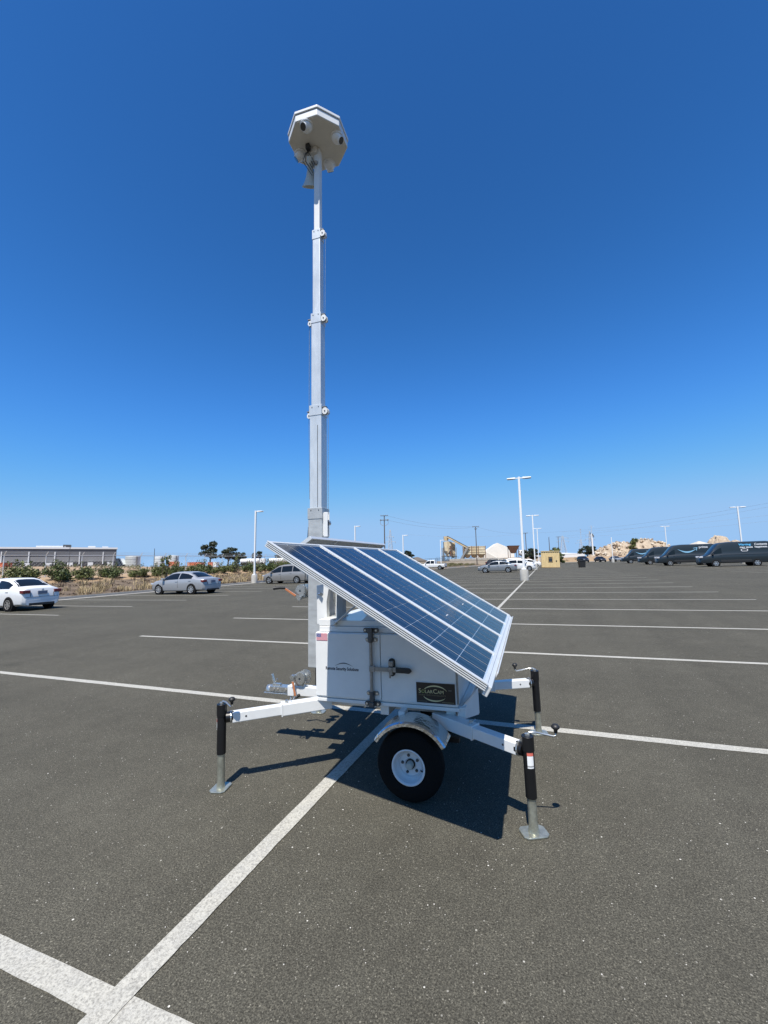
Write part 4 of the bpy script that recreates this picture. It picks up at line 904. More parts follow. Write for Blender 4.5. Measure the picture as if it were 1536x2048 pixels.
# ------------------------------------------------------------------ street furniture
def lamp(x, y, h, heads, label, base=True, z=0.0, rot=0.0, group='white lamp posts of the lot'):
    o = empty('lamp_post', (x, y, z), rot, LEAN); tag(o, label, 'lamp post', group)
    if base: MB().lathe([(0.30, -0.05), (0.30, 0.76), (0.285, 0.79), (0.0, 0.79)], 24).build('concrete_base', CONC, o, smooth=40)
    zb = 0.79 if base else 0.0
    MB().bb(-0.17, 0.17, -0.17, 0.17, zb, zb+0.10).build('base_cover', LAMP_W, o, bevel=0.02)
    MB().bb(-0.075, 0.075, -0.075, 0.075, zb+0.10, h).build('pole', LAMP_W, o, bevel=0.01)
    for s in heads:
        MB().bb(min(s*0.075, s*0.30), max(s*0.075, s*0.30), -0.03, 0.03, h-0.12, h-0.05).build('arm', LAMP_W, o)
        hd = MB().add([(s*0.26, -0.17, h-0.15), (s*0.88, -0.19, h-0.13), (s*0.88, 0.19, h-0.13), (s*0.26, 0.17, h-0.15), (s*0.26, -0.15, h-0.03), (s*0.86, -0.17, h-0.06), (s*0.86, 0.17, h-0.06), (s*0.26, 0.15, h-0.03)],
            [(0,1,2,3), (4,7,6,5), (0,4,5,1), (1,5,6,2), (2,6,7,3), (3,7,4,0)]).build('lamp_head', LAMP_W, o, bevel=0.01)
        MB().bb(min(s*0.42, s*0.84), max(s*0.42, s*0.84), -0.15, 0.15, h-0.160, h-0.146).build('lens', mat('lamp_lens', (0.12, 0.12, 0.12), 0.3), hd)
    return o
lamp(-1.69, 32.9, 7.75, (-1, 1), 'tall twin headed lamp post on a concrete base in mid lot')
lamp(-1.69, 63.5, 7.75, (-1, 1), 'second twin headed lamp post in the middle row, behind the cars')
lamp(-1.69, 92.5, 7.75, (-1, 1), 'third and farthest twin headed lamp post in the middle row')
lamp(24.4, 70.0, 7.7, (-1, 1), 'twin headed lamp post rising behind the rightmost van')
lamp(24.4, 108.0, 7.7, (-1, 1), 'twin headed lamp post in front of the right side of the rubble heap')
lamp(-27.75, 35.3, 7.35, (1,), 'single headed lamp post on a concrete base by the silver minivan')
lamp(-27.4, 58.6, 7.35, (1,), 'single headed lamp post just right of the mast, behind the panels', z=0.05)
lamp(-22.4, 66.8, 6.1, (1,), 'single headed lamp post above the upper right corner of the panels', z=0.05)
lamp(-20.9, 87.2, 6.0, (1,), 'single headed lamp post at the far kerb beside the pickup', z=0.05)
o = lamp(14.3, 112.0, 5.9, (), 'slim white pole standing in front of the rubble heap'); 

# fence along the left
FGAL = mat('fence_galvanised', (0.46, 0.47, 0.47), 0.5, 0.2)
fy0, n_posts = 14.3, 17; FX = -40.0
fence = empty('chain_link_fence', (FX, fy0, 0)); tag(fence, 'grey chain link fence with barbed wire arms above the dirt bank', 'fence')
def fz(y): return ground_z(FX, y)
for k in range(n_posts):
    y = fy0+3.0*k; z = fz(y)-0.2
    m = MB().tube([(0, y-fy0, z), (0, y-fy0, z+2.05)], 0.036, 8); m.tube([(0, y-fy0, z+2.05), (0.27, y-fy0, z+2.36)], 0.026, 8)
    m.build('fence_post', mat('fence_post_pale', (0.62, 0.63, 0.62), 0.5, 0.3), fence)
for (dx, dz, r) in ((0, 2.05, 0.030), (0.09, 2.15, 0.007), (0.18, 2.26, 0.007), (0.27, 2.36, 0.007), (0, 0.25, 0.010)):
    MB().tube([(dx, 3.0*k, fz(fy0+3.0*k)-0.2+dz) for k in range(n_posts)], r, 5).build('top_rail' if r == 0.03 else ('tension_wire' if r == 0.01 else 'barbed_wire'), FGAL, fence)
m = MB(); Lf = 3.0*(n_posts-1); step = 0.32
def wire(a, b_):
    (y0, h0), (y1, h1) = a, b_
    p0 = Vector((0, y0, fz(fy0+y0)-0.2+h0)); p1 = Vector((0, y1, fz(fy0+y1)-0.2+h1)); r = 0.0035
    n = len(m.v); m.v += [tuple(p0+Vector(d_)) for d_ in ((r, 0, 0), (-r*0.5, r, 0), (-r*0.5, -r, 0))]+[tuple(p1+Vector(d_)) for d_ in ((r, 0, 0), (-r*0.5, r, 0), (-r*0.5, -r, 0))]
    m.f += [(n, n+1, n+4, n+3), (n+1, n+2, n+5, n+4), (n+2, n, n+3, n+5)]
k = -2.0
while k < Lf:
    for s in (0, 1):
        a = (k, 0.05) if s == 0 else (k, 2.03); c = (k+1.98, 2.03) if s == 0 else (k+1.98, 0.05)
        y0, y1 = max(0, a[0]), min(Lf, c[0])
        if y1 > y0:
            h = lambda yv: lerp(a[1], c[1], (yv-a[0])/1.98)
            wire((y0, h(y0)), (y1, h(y1)))
    k += step
stuff(m.build('wire_mesh', FGAL, fence, fix=False))

# plywood booth
PLY = mat('plywood', (0.66, 0.50, 0.25), 0.75, var=0.15, vscale=5, streak=(1, 1, 0.2)); PLY_D = mat('plywood_groove', (0.28, 0.18, 0.07), 0.8)
bo = empty('plywood_booth', (0.35, 74.3, 0), R(2), 0.03); tag(bo, 'yellow plywood booth with a small window and rafter ends', 'booth')
m = MB(); nb = 14; W2 = 1.35; 
for k in range(nb):
    a = -W2+2*W2*k/nb; m.bb(a+0.012, a+2*W2/nb-0.012, -1.22, -1.18, 0.0, 2.55)
for k in range(12):
    a = -1.17+2.34*k/12; m.bb(-W2-0.02, -W2+0.02, a+0.012, a+0.185, 0.0, 2.55); m.bb(W2-0.02, W2+0.02, a+0.012, a+0.185, 0.0, 2.55)
m.build('wall_boards', PLY, bo)
MB().bb(-W2+0.021, W2-0.021, -1.179, 1.18, 0.0, 2.5).build('wall_core', PLY_D, bo)
MB().bb(-W2-0.05, W2+0.05, -1.30, 1.30, 2.56, 2.66).build('roof', PLY, bo)
for k in range(8): MB().bb(-1.22+k*0.33, -1.12+k*0.33, -1.235, -1.21, 2.36, 2.46).build('rafter_end', WELL, bo)
wd = MB().bb(-0.35, 0.35, -1.26, -1.222, 0.85, 1.75).build('window', mat('booth_frame', (0.40, 0.27, 0.11), 0.7), bo)
MB().bb(-0.27, 0.27, -1.268, -1.25, 0.92, 1.50).build('pane', GLASS_D, wd); MB().bb(-0.27, 0.27, -1.268, -1.25, 1.56, 1.69).build('pane', GLASS_D, wd)
m = MB().prism([(0, -0.16), (0.11, 0.02), (0.11, 0.10), (0.04, 0.13), (0, 0.09), (-0.04, 0.13), (-0.11, 0.10), (-0.11, 0.02)], 0, 0.02, T(0.88, -1.222, 1.02) @ RX(R(90))); m.build('notice', BLACK_P, bo)
MB().bb(-W2-0.05, W2+0.05, -1.24, 1.24, -0.02, 0.06).build('sill', PLY_D, bo)
# bin
bi = empty('waste_bin', (4.7, 69.4, 0), 0.3); tag(bi, 'black square waste bin standing alone on the asphalt', 'bin')
MB().add([(-0.36, -0.36, 0), (0.36, -0.36, 0), (0.36, 0.36, 0), (-0.36, 0.36, 0), (-0.42, -0.42, 0.95), (0.42, -0.42, 0.95), (0.42, 0.42, 0.95), (-0.42, 0.42, 0.95)], [(3,2,1,0), (0,1,5,4), (1,2,6,5), (2,3,7,6), (3,0,4,7)]).build('tub', BLACK_P, bi)
MB().bb(-0.46, 0.46, -0.46, 0.46, 0.93, 1.03).build('rim', BLACK_P, bi, bevel=0.02); MB().bb(-0.36, 0.36, -0.36, 0.36, 0.80, 0.935).build('liner', WELL, bi)

# ------------------------------------------------------------------ vegetation
LEAF = mat('shrub_leaf', (0.080, 0.105, 0.026), 0.6, var=0.5, vscale=3); LEAF2 = mat('shrub_leaf_olive', (0.115, 0.130, 0.036), 0.6, var=0.5, vscale=3)
LEAF_D = mat('oak_leaf', (0.022, 0.036, 0.015), 0.6, var=0.5, vscale=0.7); BARK = mat('bark', (0.09, 0.065, 0.045), 0.9, var=0.3)
STRAW = mat('dry_grass', (0.44, 0.34, 0.19), 0.85, var=0.35, vscale=4); STRAW2 = mat('dry_brush', (0.115, 0.08, 0.05), 0.9, var=0.4, vscale=5)
def leaves(mb, c, rx, rz, n, s, r_):
    for _ in range(n):
        while True:
            p = Vector((r_.uniform(-1, 1), r_.uniform(-1, 1), r_.uniform(-1, 1)))
            if p.length < 1: break
        p = Vector((c[0]+p.x*rx, c[1]+p.y*rx, c[2]+p.z*rz))
        a = Vector((r_.gauss(0, 1), r_.gauss(0, 1), r_.gauss(0, 0.7))).normalized(); b_ = a.orthogonal().normalized(); b_.rotate(Matrix.Rotation(r_.uniform(0, 6.28), 3, a))
        e = a.cross(b_); k = s*r_.uniform(0.6, 1.3)
        n0 = len(mb.v); mb.v += [tuple(p-b_*k), tuple(p+e*k*0.45), tuple(p+b_*k), tuple(p-e*k*0.45)]; mb.f.append((n0, n0+1, n0+2, n0+3))
def shrub_meshes(seed, mm):
    r_ = random.Random(seed); m = MB(); st = MB()
    for k in range(22):
        a = r_.uniform(0, 6.28); d_ = 0.68*math.sqrt(r_.random()); c = (d_*math.cos(a), d_*math.sin(a), lerp(0.16, 0.82, r_.random())*(1.08-0.55*d_))
        leaves(m, c, r_.uniform(0.2, 0.32), r_.uniform(0.18, 0.28), 75, 0.075, r_)
        st.tube([(0, 0, -0.1), (c[0]*0.5, c[1]*0.5, c[2]*0.5), c], [0.02, 0.012, 0.005], 4)
    for k in range(16):
        a = r_.uniform(0, 6.28); leaves(m, (0.7*math.cos(a)*r_.random(), 0.7*math.sin(a)*r_.random(), r_.uniform(0.7, 1.2)), 0.08, 0.16, 9, 0.06, r_)
    return m.mesh('foliage', mm), st.mesh('stem', BARK)
SH = [shrub_meshes(s, LEAF if s % 2 else LEAF2) for s in range(5)]
ordn = ['first', 'second', 'third', 'fourth', 'fifth', 'sixth', 'seventh', 'eighth', 'ninth', 'tenth', 'eleventh', 'twelfth', 'thirteenth', 'fourteenth', 'fifteenth', 'sixteenth', 'seventeenth', 'eighteenth', 'nineteenth', 'twentieth']
sy = [(18.7, 1.25), (21.3, 1.15), (23.7, 1.05), (26.1, 1.05), (28.3, 0.95), (30.2, 1.0), (32.9, 1.0), (34.6, 0.95), (36.6, 1.15), (38.6, 1.0), (41.4, 1.0), (43.3, 1.05), (45.6, 1.1), (47.6, 1.15), (49.6, 1.2), (51.6, 1.2), (54.0, 1.2), (57, 1.2)]
for k, (y, s) in enumerate(sy):
    x = -35.3+rnd.uniform(-0.4, 0.4); o = empty('green_shrub', (x, y, ground_z(x, y)-0.03), rnd.uniform(0, 6.28)); o.scale = (s*1.15, s*1.15, s*1.08)
    tag(o, 'green bush on the dry bank, %s from the left in the row below the fence' % ordn[k], 'shrub', 'bushes in a row on the bank')
    f, stm = SH[k % 5]; link('foliage', f, o); link('stem', stm, o)
# dry grass and brush along the bed
for nm, mm, cnt, sd, lab in (('dry_grass', STRAW, 520, 3, 'straw coloured dry grass tufts along the planting bed'), ('dry_brush', STRAW2, 700, 4, 'brown dry brush and groundcover on the planting bed')):
    r_ = random.Random(sd); m = MB()
    for k in range(cnt):
        y = r_.uniform(5, 75); x = kerb_x(y)-0.45-r_.random()**1.2*(5.2 if nm == 'dry_grass' else 6.8); z = ground_z(x, y); hh = r_.uniform(0.30, 0.62) if nm == 'dry_grass' else r_.uniform(0.10, 0.26)
        for q_ in range(26 if nm == 'dry_grass' else 20):
            a = r_.uniform(0, 6.28); sp = r_.uniform(0.1, 0.75)*hh*(1 if nm == 'dry_grass' else 2.2); bx, by = x+r_.gauss(0, 0.12), y+r_.gauss(0, 0.12); w = 0.014 if nm == 'dry_grass' else 0.022
            tx, ty = bx+sp*math.cos(a), by+sp*math.sin(a); hz = hh*r_.uniform(0.6, 1.1)
            n0 = len(m.v); px, py = -math.sin(a)*w, math.cos(a)*w
            m.v += [(bx-px, by-py, z-0.03), (bx+px, by+py, z-0.03), (lerp(bx, tx, 0.5)+px*0.8, lerp(by, ty, 0.5)+py*0.8, z+hz*0.7), (lerp(bx, tx, 0.5)-px*0.8, lerp(by, ty, 0.5)-py*0.8, z+hz*0.7), (tx, ty, z+hz)]
            m.f += [(n0, n0+1, n0+2, n0+3), (n0+3, n0+2, n0+4)]
    stuff(tag(m.build(nm, mm, fix=False), lab, 'grass'))
# field scrub patches
r_ = random.Random(11); m = MB()
for k in range(150):
    x = r_.uniform(-95, -44); y = r_.uniform(20, 110); leaves(m, (x, y, ground_z(x, y)+0.15), 1.0, 0.25, 45, 0.14, r_)
stuff(tag(m.build('field_scrub', mat('grey_scrub', (0.16, 0.14, 0.08), 0.9, var=0.4), fix=False), 'low grey green scrub on the dirt field behind the fence', 'scrub'))
m = MB()
for k in range(260):
    y = r_.uniform(60, 134); x = kerb_x(y)-r_.uniform(1.0, 14)
    if y > 125: x = r_.uniform(-16, 60); y = BACK+r_.uniform(1.5, 6)
    leaves(m, (x, y, ground_z(x, y)+0.25), 0.6, 0.38, 55, 0.11, r_)
stuff(tag(m.build('far_scrub', mat('olive_scrub', (0.13, 0.12, 0.05), 0.9, var=0.5, vscale=1.2), fix=False), 'dry olive scrub along the far edge of the lot', 'scrub'))
def tree(label, x, y, z, h, rx, n=14, leaf=0.33, seed=1, mm=None, trunk=0.25, per=90, lo=0.35, group=None):
    r_ = random.Random(seed); o = empty('oak_tree' if mm is None else 'leafy_tree', (x, y, z), 0, LEAN*0.5); tag(o, label, 'tree', group)
    t = MB().tube([(0, 0, -0.3), (0.05*h*0.3, 0, h*0.25), (0, 0, h*0.55), (0.1, 0.1, h*0.85)], [trunk, trunk*0.8, trunk*0.5, trunk*0.15], 8); c = MB()
    for k in range(n):
        a = 6.28*k/n*2.4+r_.uniform(-0.5, 0.5); zz = lerp(lo, 0.92, k/max(1, n-1))*h; d_ = rx*r_.uniform(0.15, 0.85)*math.sqrt(max(0.12, 1-((zz/h-0.6)/0.5)**2))
        p = (d_*math.cos(a), d_*math.sin(a), zz); t.tube([(0, 0, zz*0.62), (p[0]*0.5, p[1]*0.5, zz*0.85), p], [trunk*0.4, trunk*0.22, trunk*0.06], 5)
        leaves(c, p, rx*r_.uniform(0.22, 0.40), h*r_.uniform(0.07, 0.13), per, leaf, r_)
    t.build('trunk', BARK, o); c.build('crown', mm or LEAF_D, o, fix=False); return o
tree('tallest dark oak behind the fence, left of the single lamp post', -96.9, 102.1, 2.6, 7.3, 3.4, 18, 0.36, 1)
tree('broad dark oak right beside the tallest oak behind the fence', -95.2, 108.1, 2.6, 5.4, 3.8, 16, 0.36, 2)
tree('low dark oak at the right end of the oak group', -92.0, 110.5, 2.6, 3.6, 2.2, 10, 0.3, 12)
tree('small dark tree immediately right of the single lamp post', -96.0, 123.9, 2.6, 4.4, 2.4, 10, 0.36, 3)
tree('small dark tree peeking out above the minivan', -88.1, 126.9, 2.6, 3.6, 3.4, 10, 0.36, 4)
tree('dark round tree at the panels right edge', -46.0, 141.0, 0.9, 4.6, 3.2, 12, 0.36, 5)
tree('green tree right behind the plywood booth', 1.9, 118.0, 0, 4.1, 1.5, 12, 0.26, 6, LEAF2)
tree('dark tree left behind the plywood booth roof', -4.5, 137.0, 0, 4.6, 3.0, 12, 0.36, 7)
tree('round bush right of the plywood booth', 3.2, 129.5, 0, 2.6, 2.2, 10, 0.3, 8, LEAF, 0.12, 110, 0.15)
tree('dark tree on the brown berm left of the rubble heap', 14.2, 178.0, 0.9, 4.6, 4.0, 12, 0.4, 9)
tree('small tree growing in front of the top of the rubble heap', 27.5, 165.0, 1.6, 5.6, 1.7, 12, 0.3, 10, LEAF2)
for k, (x, y) in enumerate(((-33.6, 39.6), (-33.0, 29.3))):
    tree(('young staked tree between the silver sedan and the lamp post', 'young thin tree rising behind the silver sedan')[k], x, y, ground_z(x, y), 2.3, 0.62, 9, 0.10, 20+k, LEAF2, 0.03, 40, 0.4)
    o = empty('tree_stake', (x, y, ground_z(x, y))); tag(o, ('pair of dark stakes beside the young tree near the lamp post', 'pair of dark stakes by the thin tree behind the silver sedan')[k], 'stake')
    for s in (-0.3, 0.3): MB().tube([(s, -0.1, -0.2), (s, -0.1, 1.25)], 0.03, 6).build('stake', mat('stake_wood', (0.07, 0.05, 0.035), 0.9), o)

# ------------------------------------------------------------------ left background: warehouse, tanks, yard
wh = empty('warehouse', (-105.0, 77.7, 3.15), R(55), LEAN); tag(wh, 'long low grey warehouse with a white roof edge behind the fence', 'building')
WG = mat('grey_cladding', (0.105, 0.108, 0.115), 0.7, var=0.12, vscale=0.4); WL = mat('light_grey_cladding', (0.20, 0.20, 0.20), 0.7); WW = mat('white_cladding', (0.62, 0.63, 0.63), 0.6)
Lw = 0.0
MB().bb(-60, Lw, 0, 45, -1.0, 4.2).build('wall', WG, wh)
MB().bb(-60.2, Lw+0.2, -0.2, 45.2, 4.2, 4.62).build('parapet', WW, wh)
MB().bb(-60, Lw-0.3, -0.12, -0.005, 1.05, 2.3).build('wall_band', WL, wh)
MB().bb(-60, Lw-0.3, -0.10, -0.005, 2.55, 2.7).build('wall_trim', mat('mid_grey', (0.26, 0.26, 0.27), 0.7), wh)
for k in range(11): MB().bb(-52+k*4.9, -51.78+k*4.9, -0.30, -0.125, 0.4, 3.5).build('downpipe', WW, wh)
for k in range(13): MB().bb(-54+k*4.1, -51.2+k*4.1, -0.11, -0.006, -0.9, 1.0).build('dock_door', mat('dock_dark', (0.05, 0.05, 0.055), 0.8), wh)
for k in range(13): MB().bb(-51.1+k*4.1, -50.0+k*4.1, -1.6, -0.2, -0.8, 0.85).build('dock_shelter', WW, wh)
for (x, w, hh, mm) in ((-14, 6, 0.6, WW), (-10.8, 1.6, 0.9, STEEL_D), (-5.5, 1.6, 0.6, WW), (-2.5, 1.4, 0.5, WW)): MB().bb(x-w/2, x+w/2, 6, 9, 4.6, 4.62+hh).build('roof_unit', mm, wh)
def tank(label, x, y, z, r, h, mm):
    o = empty('storage_tank', (x, y, z), 0, LEAN); tag(o, label, 'tank', 'tanks behind the dirt field')
    MB().lathe([(r, 0), (r, h), (r*0.97, h+0.08), (0, h+r*0.14)], 28).build('shell', mm, o, smooth=35)
    for k in range(1, 4): MB().lathe([(r+0.005, h*k/4-0.04), (r+0.05, h*k/4-0.04), (r+0.05, h*k/4+0.04), (r+0.005, h*k/4+0.04)], 28).build('hoop', mm, o)
    MB().bar((r+0.1, -0.3, 0), (r+0.1, -0.3, h), 0.4, 0.08, up=(1, 0, 0)).build('ladder', STEEL, o)
TK = mat('tank_grey', (0.50, 0.53, 0.53), 0.55, var=0.08); TK2 = mat('tank_pale', (0.62, 0.66, 0.66), 0.5)
tank('largest pale storage tank, nearest the warehouse corner', -110.0, 86.4, 2.7, 1.9, 2.9, TK); tank('middle pale storage tank left of the oaks', -111.5, 96.5, 2.9, 1.5, 2.7, TK); tank('rightmost pale storage tank left of the oaks', -115.9, 105.5, 3.4, 1.8, 2.7, TK)
# hopper-like truck frame between warehouse and tanks
o = empty('tipping_trailer', (-113.0, 84.0, 2.75), 0.38); tag(o, 'pale open trailer with sloping ribs beside the warehouse corner', 'trailer')
MB().add([(-2.6, -1, 0.7), (1.6, -1, 0.3), (2.6, -1, 0.7), (1.2, -1, 2.4), (-2.8, -1, 2.5), (-2.6, 1, 0.7), (1.6, 1, 0.3), (2.6, 1, 0.7), (1.2, 1, 2.4), (-2.8, 1, 2.5)], [(0,1,2,3,4), (9,8,7,6,5), (0,5,6,1), (1,6,7,2), (2,7,8,3), (4,3,8,9), (0,4,9,5)]).build('hull', TK2, o)
for k in range(4): MB().bar((-2.4+k*1.1, -1.06, 2.4), (-1.3+k*1.1, -1.06, 0.5), 0.16, 0.1, up=(0, 1, 0)).build('rib', mat('rib_dark', (0.12, 0.14, 0.14), 0.6), o)
MB().bb(-2.3, 2.2, -0.6, 0.6, 0.0, 0.4).build('skid', STEEL_D, o)
CON = mat('container_orange', (0.48, 0.12, 0.05), 0.6, var=0.15)
def container(label, x, y, z, L_, h, mm, rz=0.38):
    o = empty('shipping_container', (x, y, z), rz, LEAN); tag(o, label, 'container')
    m = MB(); n = int(L_/0.25)
    for k in range(n+1):
        xx = -L_/2+L_*k/n; yy_ = -1.2 if (k//2) % 2 == 0 else -1.16; m.v += [(xx, yy_, 0.12), (xx, yy_, h-0.1)]
    m.f = [(2*k, 2*k+2, 2*k+3, 2*k+1) for k in range(n)]; m.build('corrugated_side', mm, o, fix=False)
    m = MB().bb(-L_/2, L_/2, -1.1, 1.2, 0.05, h-0.02); m.build('shell', mm, o)
    m = MB()
    for zz in (0.06, h-0.06): m.bb(-L_/2-0.02, L_/2+0.02, -1.24, -1.10, zz-0.06, zz+0.06)
    for xx in (-L_/2, L_/2): m.bb(xx-0.06, xx+0.06, -1.245, -1.10, 0.0, h)
    m.build('frame', mm, o)
container('orange container in front of the oak group', -85.0, 85.3, 2.0, 3.0, 1.3, CON); container('short orange container right of the longer orange one', -81.5, 86.6, 2.0, 1.1, 1.2, CON); container('white box beside the short orange container', -80.4, 87.0, 2.0, 0.7, 1.2, WW)
container('orange container between the tanks and the fence', -107, 98, 2.5, 2.2, 1.5, CON); container('orange container at the left edge below the warehouse', -110, 54.0, 2.9, 6, 1.3, CON)
container('faded orange container below the middle tank', -100.0, 98.6, 2.4, 2.4, 1.2, mat('container_faded', (0.45, 0.22, 0.14), 0.7))
def shed(label, x, y, z, L_, w, h, ridge, mm, rz, name='shed', lean=LEAN):
    o = empty(name, (x, y, z), rz, lean); tag(o, label, 'building')
    MB().bb(-L_/2, L_/2, -w/2, w/2, -0.5, h).build('wall', mm, o)
    MB().add([(-L_/2-0.1, -w/2-0.1, h), (L_/2+0.1, -w/2-0.1, h), (L_/2+0.1, w/2+0.1, h), (-L_/2-0.1, w/2+0.1, h), (-L_/2*0.0-L_/2*0.12, 0, ridge), (L_/2*0.12, 0, ridge)], [(0,1,5,4), (1,2,5), (2,3,4,5), (3,0,4), (0,3,2,1)]).build('roof', mm, o)
    return o
# white lorries behind the fence
for k, (x, y, L_) in enumerate(((-86.5, 108.0, 6.0), (-80.0, 116.0, 9.0))):
    o = empty('parked_lorry', (x, y, 2.1), 0.37); tag(o, ('white round nosed tanker lorry right of the oaks', 'long white tanker lorry left of the minivan roof')[k], 'truck')
    MB().lathe([(0.0, -L_/2), (0.75, -L_/2+0.15), (0.8, 0), (0.75, L_/2-0.15), (0, L_/2)], 18, T(0, 0, 1.35) @ RY(R(90))).build('tank', WW, o, smooth=50)
    MB().bb(L_/2+0.2, L_/2+1.7, -0.9, 0.9, 0.5, 2.0).build('cab', WW, o, bevel=0.15); MB().bb(L_/2+1.0, L_/2+1.72, -0.85, 0.85, 1.3, 1.85).build('cab_window', CGLASS, o)
    MB().bb(-L_/2, L_/2+1.6, -0.5, 0.5, 0.4, 0.6).build('frame', STEEL_D, o)
    for xx in (-L_/2+0.8, -L_/2+1.9, L_/2+0.9):
        for s in (-0.85, 0.85): MB().tube([(xx, s-0.12, 0.48), (xx, s+0.12, 0.48)], 0.48, 16).build('wheel', RUBBER, o)

# ------------------------------------------------------------------ concrete plant
TAN = mat('dusty_tan_steel', (0.50, 0.40, 0.25), 0.8, var=0.25, vscale=0.8); TAN2 = mat('pale_tan_steel', (0.62, 0.54, 0.38), 0.8, var=0.2, vscale=0.8); RUST = mat('rusty_steel', (0.16, 0.08, 0.05), 0.85, var=0.3); GRY = mat('plant_grey', (0.25, 0.25, 0.24), 0.8, var=0.2); DKG = mat('plant_dark', (0.07, 0.07, 0.065), 0.8)
YARD = R(21)
pl = empty('concrete_plant', (-33.0, 147.9, 0.0), YARD, LEAN); tag(pl, 'tan concrete plant with silo tower and long sloping conveyor', 'plant')
sl_ = MB().lathe([(0.35, 3.2), (1.55, 5.0), (1.55, 8.3), (0, 8.5)], 6, RZ(0.3)).build('silo', TAN2, pl)
MB().bb(-0.2, 0.2, -1.5, -1.46, 3.3, 8.4).build('rib', TAN, sl_)
MB().lathe([(0.4, 2.6), (1.0, 4.0), (1.0, 8.0), (0, 8.1)], 4, T(2.1, 0.6, 0) @ RZ(0.78)).build('silo', TAN, pl)
for x in (-1.5, 1.2): MB().bb(x-0.12, x+0.12, -1.75, -1.55, 2.0, 8.2).build('column', DKG, pl)
MB().bar((-1.5, -1.66, 3.0), (1.2, -1.66, 5.6), 0.10, 0.14, up=(0, 1, 0)).build('brace', GRY, pl); MB().bb(-2.1, 3.1, -1.5, 1.3, 3.0, 3.15).build('deck', DKG, pl); MB().bb(0.6, 1.5, -1.6, -1.2, 3.2, 6.8).build('duct', RUST, pl)
m = MB()
for x in (-1.7, 0.3, 2.9):
    for y in (-1.3, 1.5): m.tube([(x, y, 0), (x, y, 6.2)], 0.11, 6)
for z in (1.8, 3.4, 5.0):
    for y in (-1.3, 1.5): m.tube([(-1.7, y, z), (2.9, y, z)], 0.08, 6)
for x0_, x1_ in ((-1.7, 0.3), (0.3, 2.9)): m.tube([(x0_, -1.3, 0), (x1_, -1.3, 3.4)], 0.06, 5); m.tube([(x1_, -1.3, 3.4), (x0_, -1.3, 6.2)], 0.06, 5)
m.build('steel_frame', GRY, pl)
m = MB().bb(-4.4, 3.6, -1.9, 1.9, 1.85, 2.0); m.bb(-1.4, 1.6, -1.0, 1.0, 0.4, 1.6)
for k in range(14): m.tube([(-4.3+k*0.6, -1.88, 2.0), (-4.3+k*0.6, -1.88, 2.9)], 0.03, 4)
m.tube([(-4.4, -1.88, 2.9), (3.6, -1.88, 2.9)], 0.03, 4); m.build('platform', DKG, pl)
cv = MB().bar((-0.1, -1.4, 9.9), (7.6, -1.4, 5.6), 0.9, 0.55).build('conveyor', TAN, pl)
MB().bar((-0.1, -1.4, 10.25), (7.6, -1.4, 5.95), 1.0, 0.16).build('belt', DKG, cv); MB().bb(-1.2, 0.3, -1.0, 0.3, 8.7, 10.2).build('head_box', TAN, cv)
MB().bar((6.9, -1.9, 6.2), (3.2, -1.9, 0.2), 0.6, 0.5, up=(0, 1, 0)).build('leg_conveyor', GRY, pl); MB().bar((7.4, 0.5, 6.0), (4.6, 0.5, 0.2), 0.4, 0.3, up=(0, 1, 0)).build('leg_conveyor', TAN, pl)
ab = empty('aggregate_bin', (-24.2, 151.3, 0.0), YARD, LEAN); tag(ab, 'row of tan ribbed aggregate bins on dark legs beside the conveyor', 'bin')
for k in range(3):
    x = -2.45+k*2.45
    MB().bb(x-1.19, x+1.19, -1.5, 1.5, 3.6, 6.4).build('bin_panel', TAN2 if k != 1 else TAN, ab)
    MB().add([(x-1.19, -1.5, 3.6), (x+1.19, -1.5, 3.6), (x+1.19, 1.5, 3.6), (x-1.19, 1.5, 3.6), (x-0.4, -0.4, 2.3), (x+0.4, -0.4, 2.3), (x+0.4, 0.4, 2.3), (x-0.4, 0.4, 2.3)], [(0,1,5,4), (1,2,6,5), (2,3,7,6), (3,0,4,7), (4,5,6,7)]).build('bin_cone', TAN, ab)
    for z in (4.3, 5.2, 6.2): MB().bb(x-1.19, x+1.19, -1.58, -1.505, z-0.06, z+0.06).build('rib', TAN, ab)
for k in range(4):
    x = -3.67+k*2.45; MB().bb(x-0.09, x+0.09, -1.62, -1.45, 0, 6.5).build('post', RUST, ab); MB().bb(x-0.09, x+0.09, 1.4, 1.55, 0, 6.4).build('post', RUST, ab)
# block wall below the plant
bw = empty('block_wall', (-24.0, 146.5, 0.0), YARD, 0); tag(bw, 'grey stacked concrete block wall below the aggregate bins', 'wall')
for r__ in range(3):
    for k in range(9):
        x = -8+k*1.85+(0.9 if r__ % 2 else 0); MB().bb(x, x+1.80, -0.4, 0.4, r__*0.75-0.1, r__*0.75+0.62).build('block', mat('yard_block', (0.36, 0.34, 0.30), 0.9, var=0.2), bw, bevel=0.05)
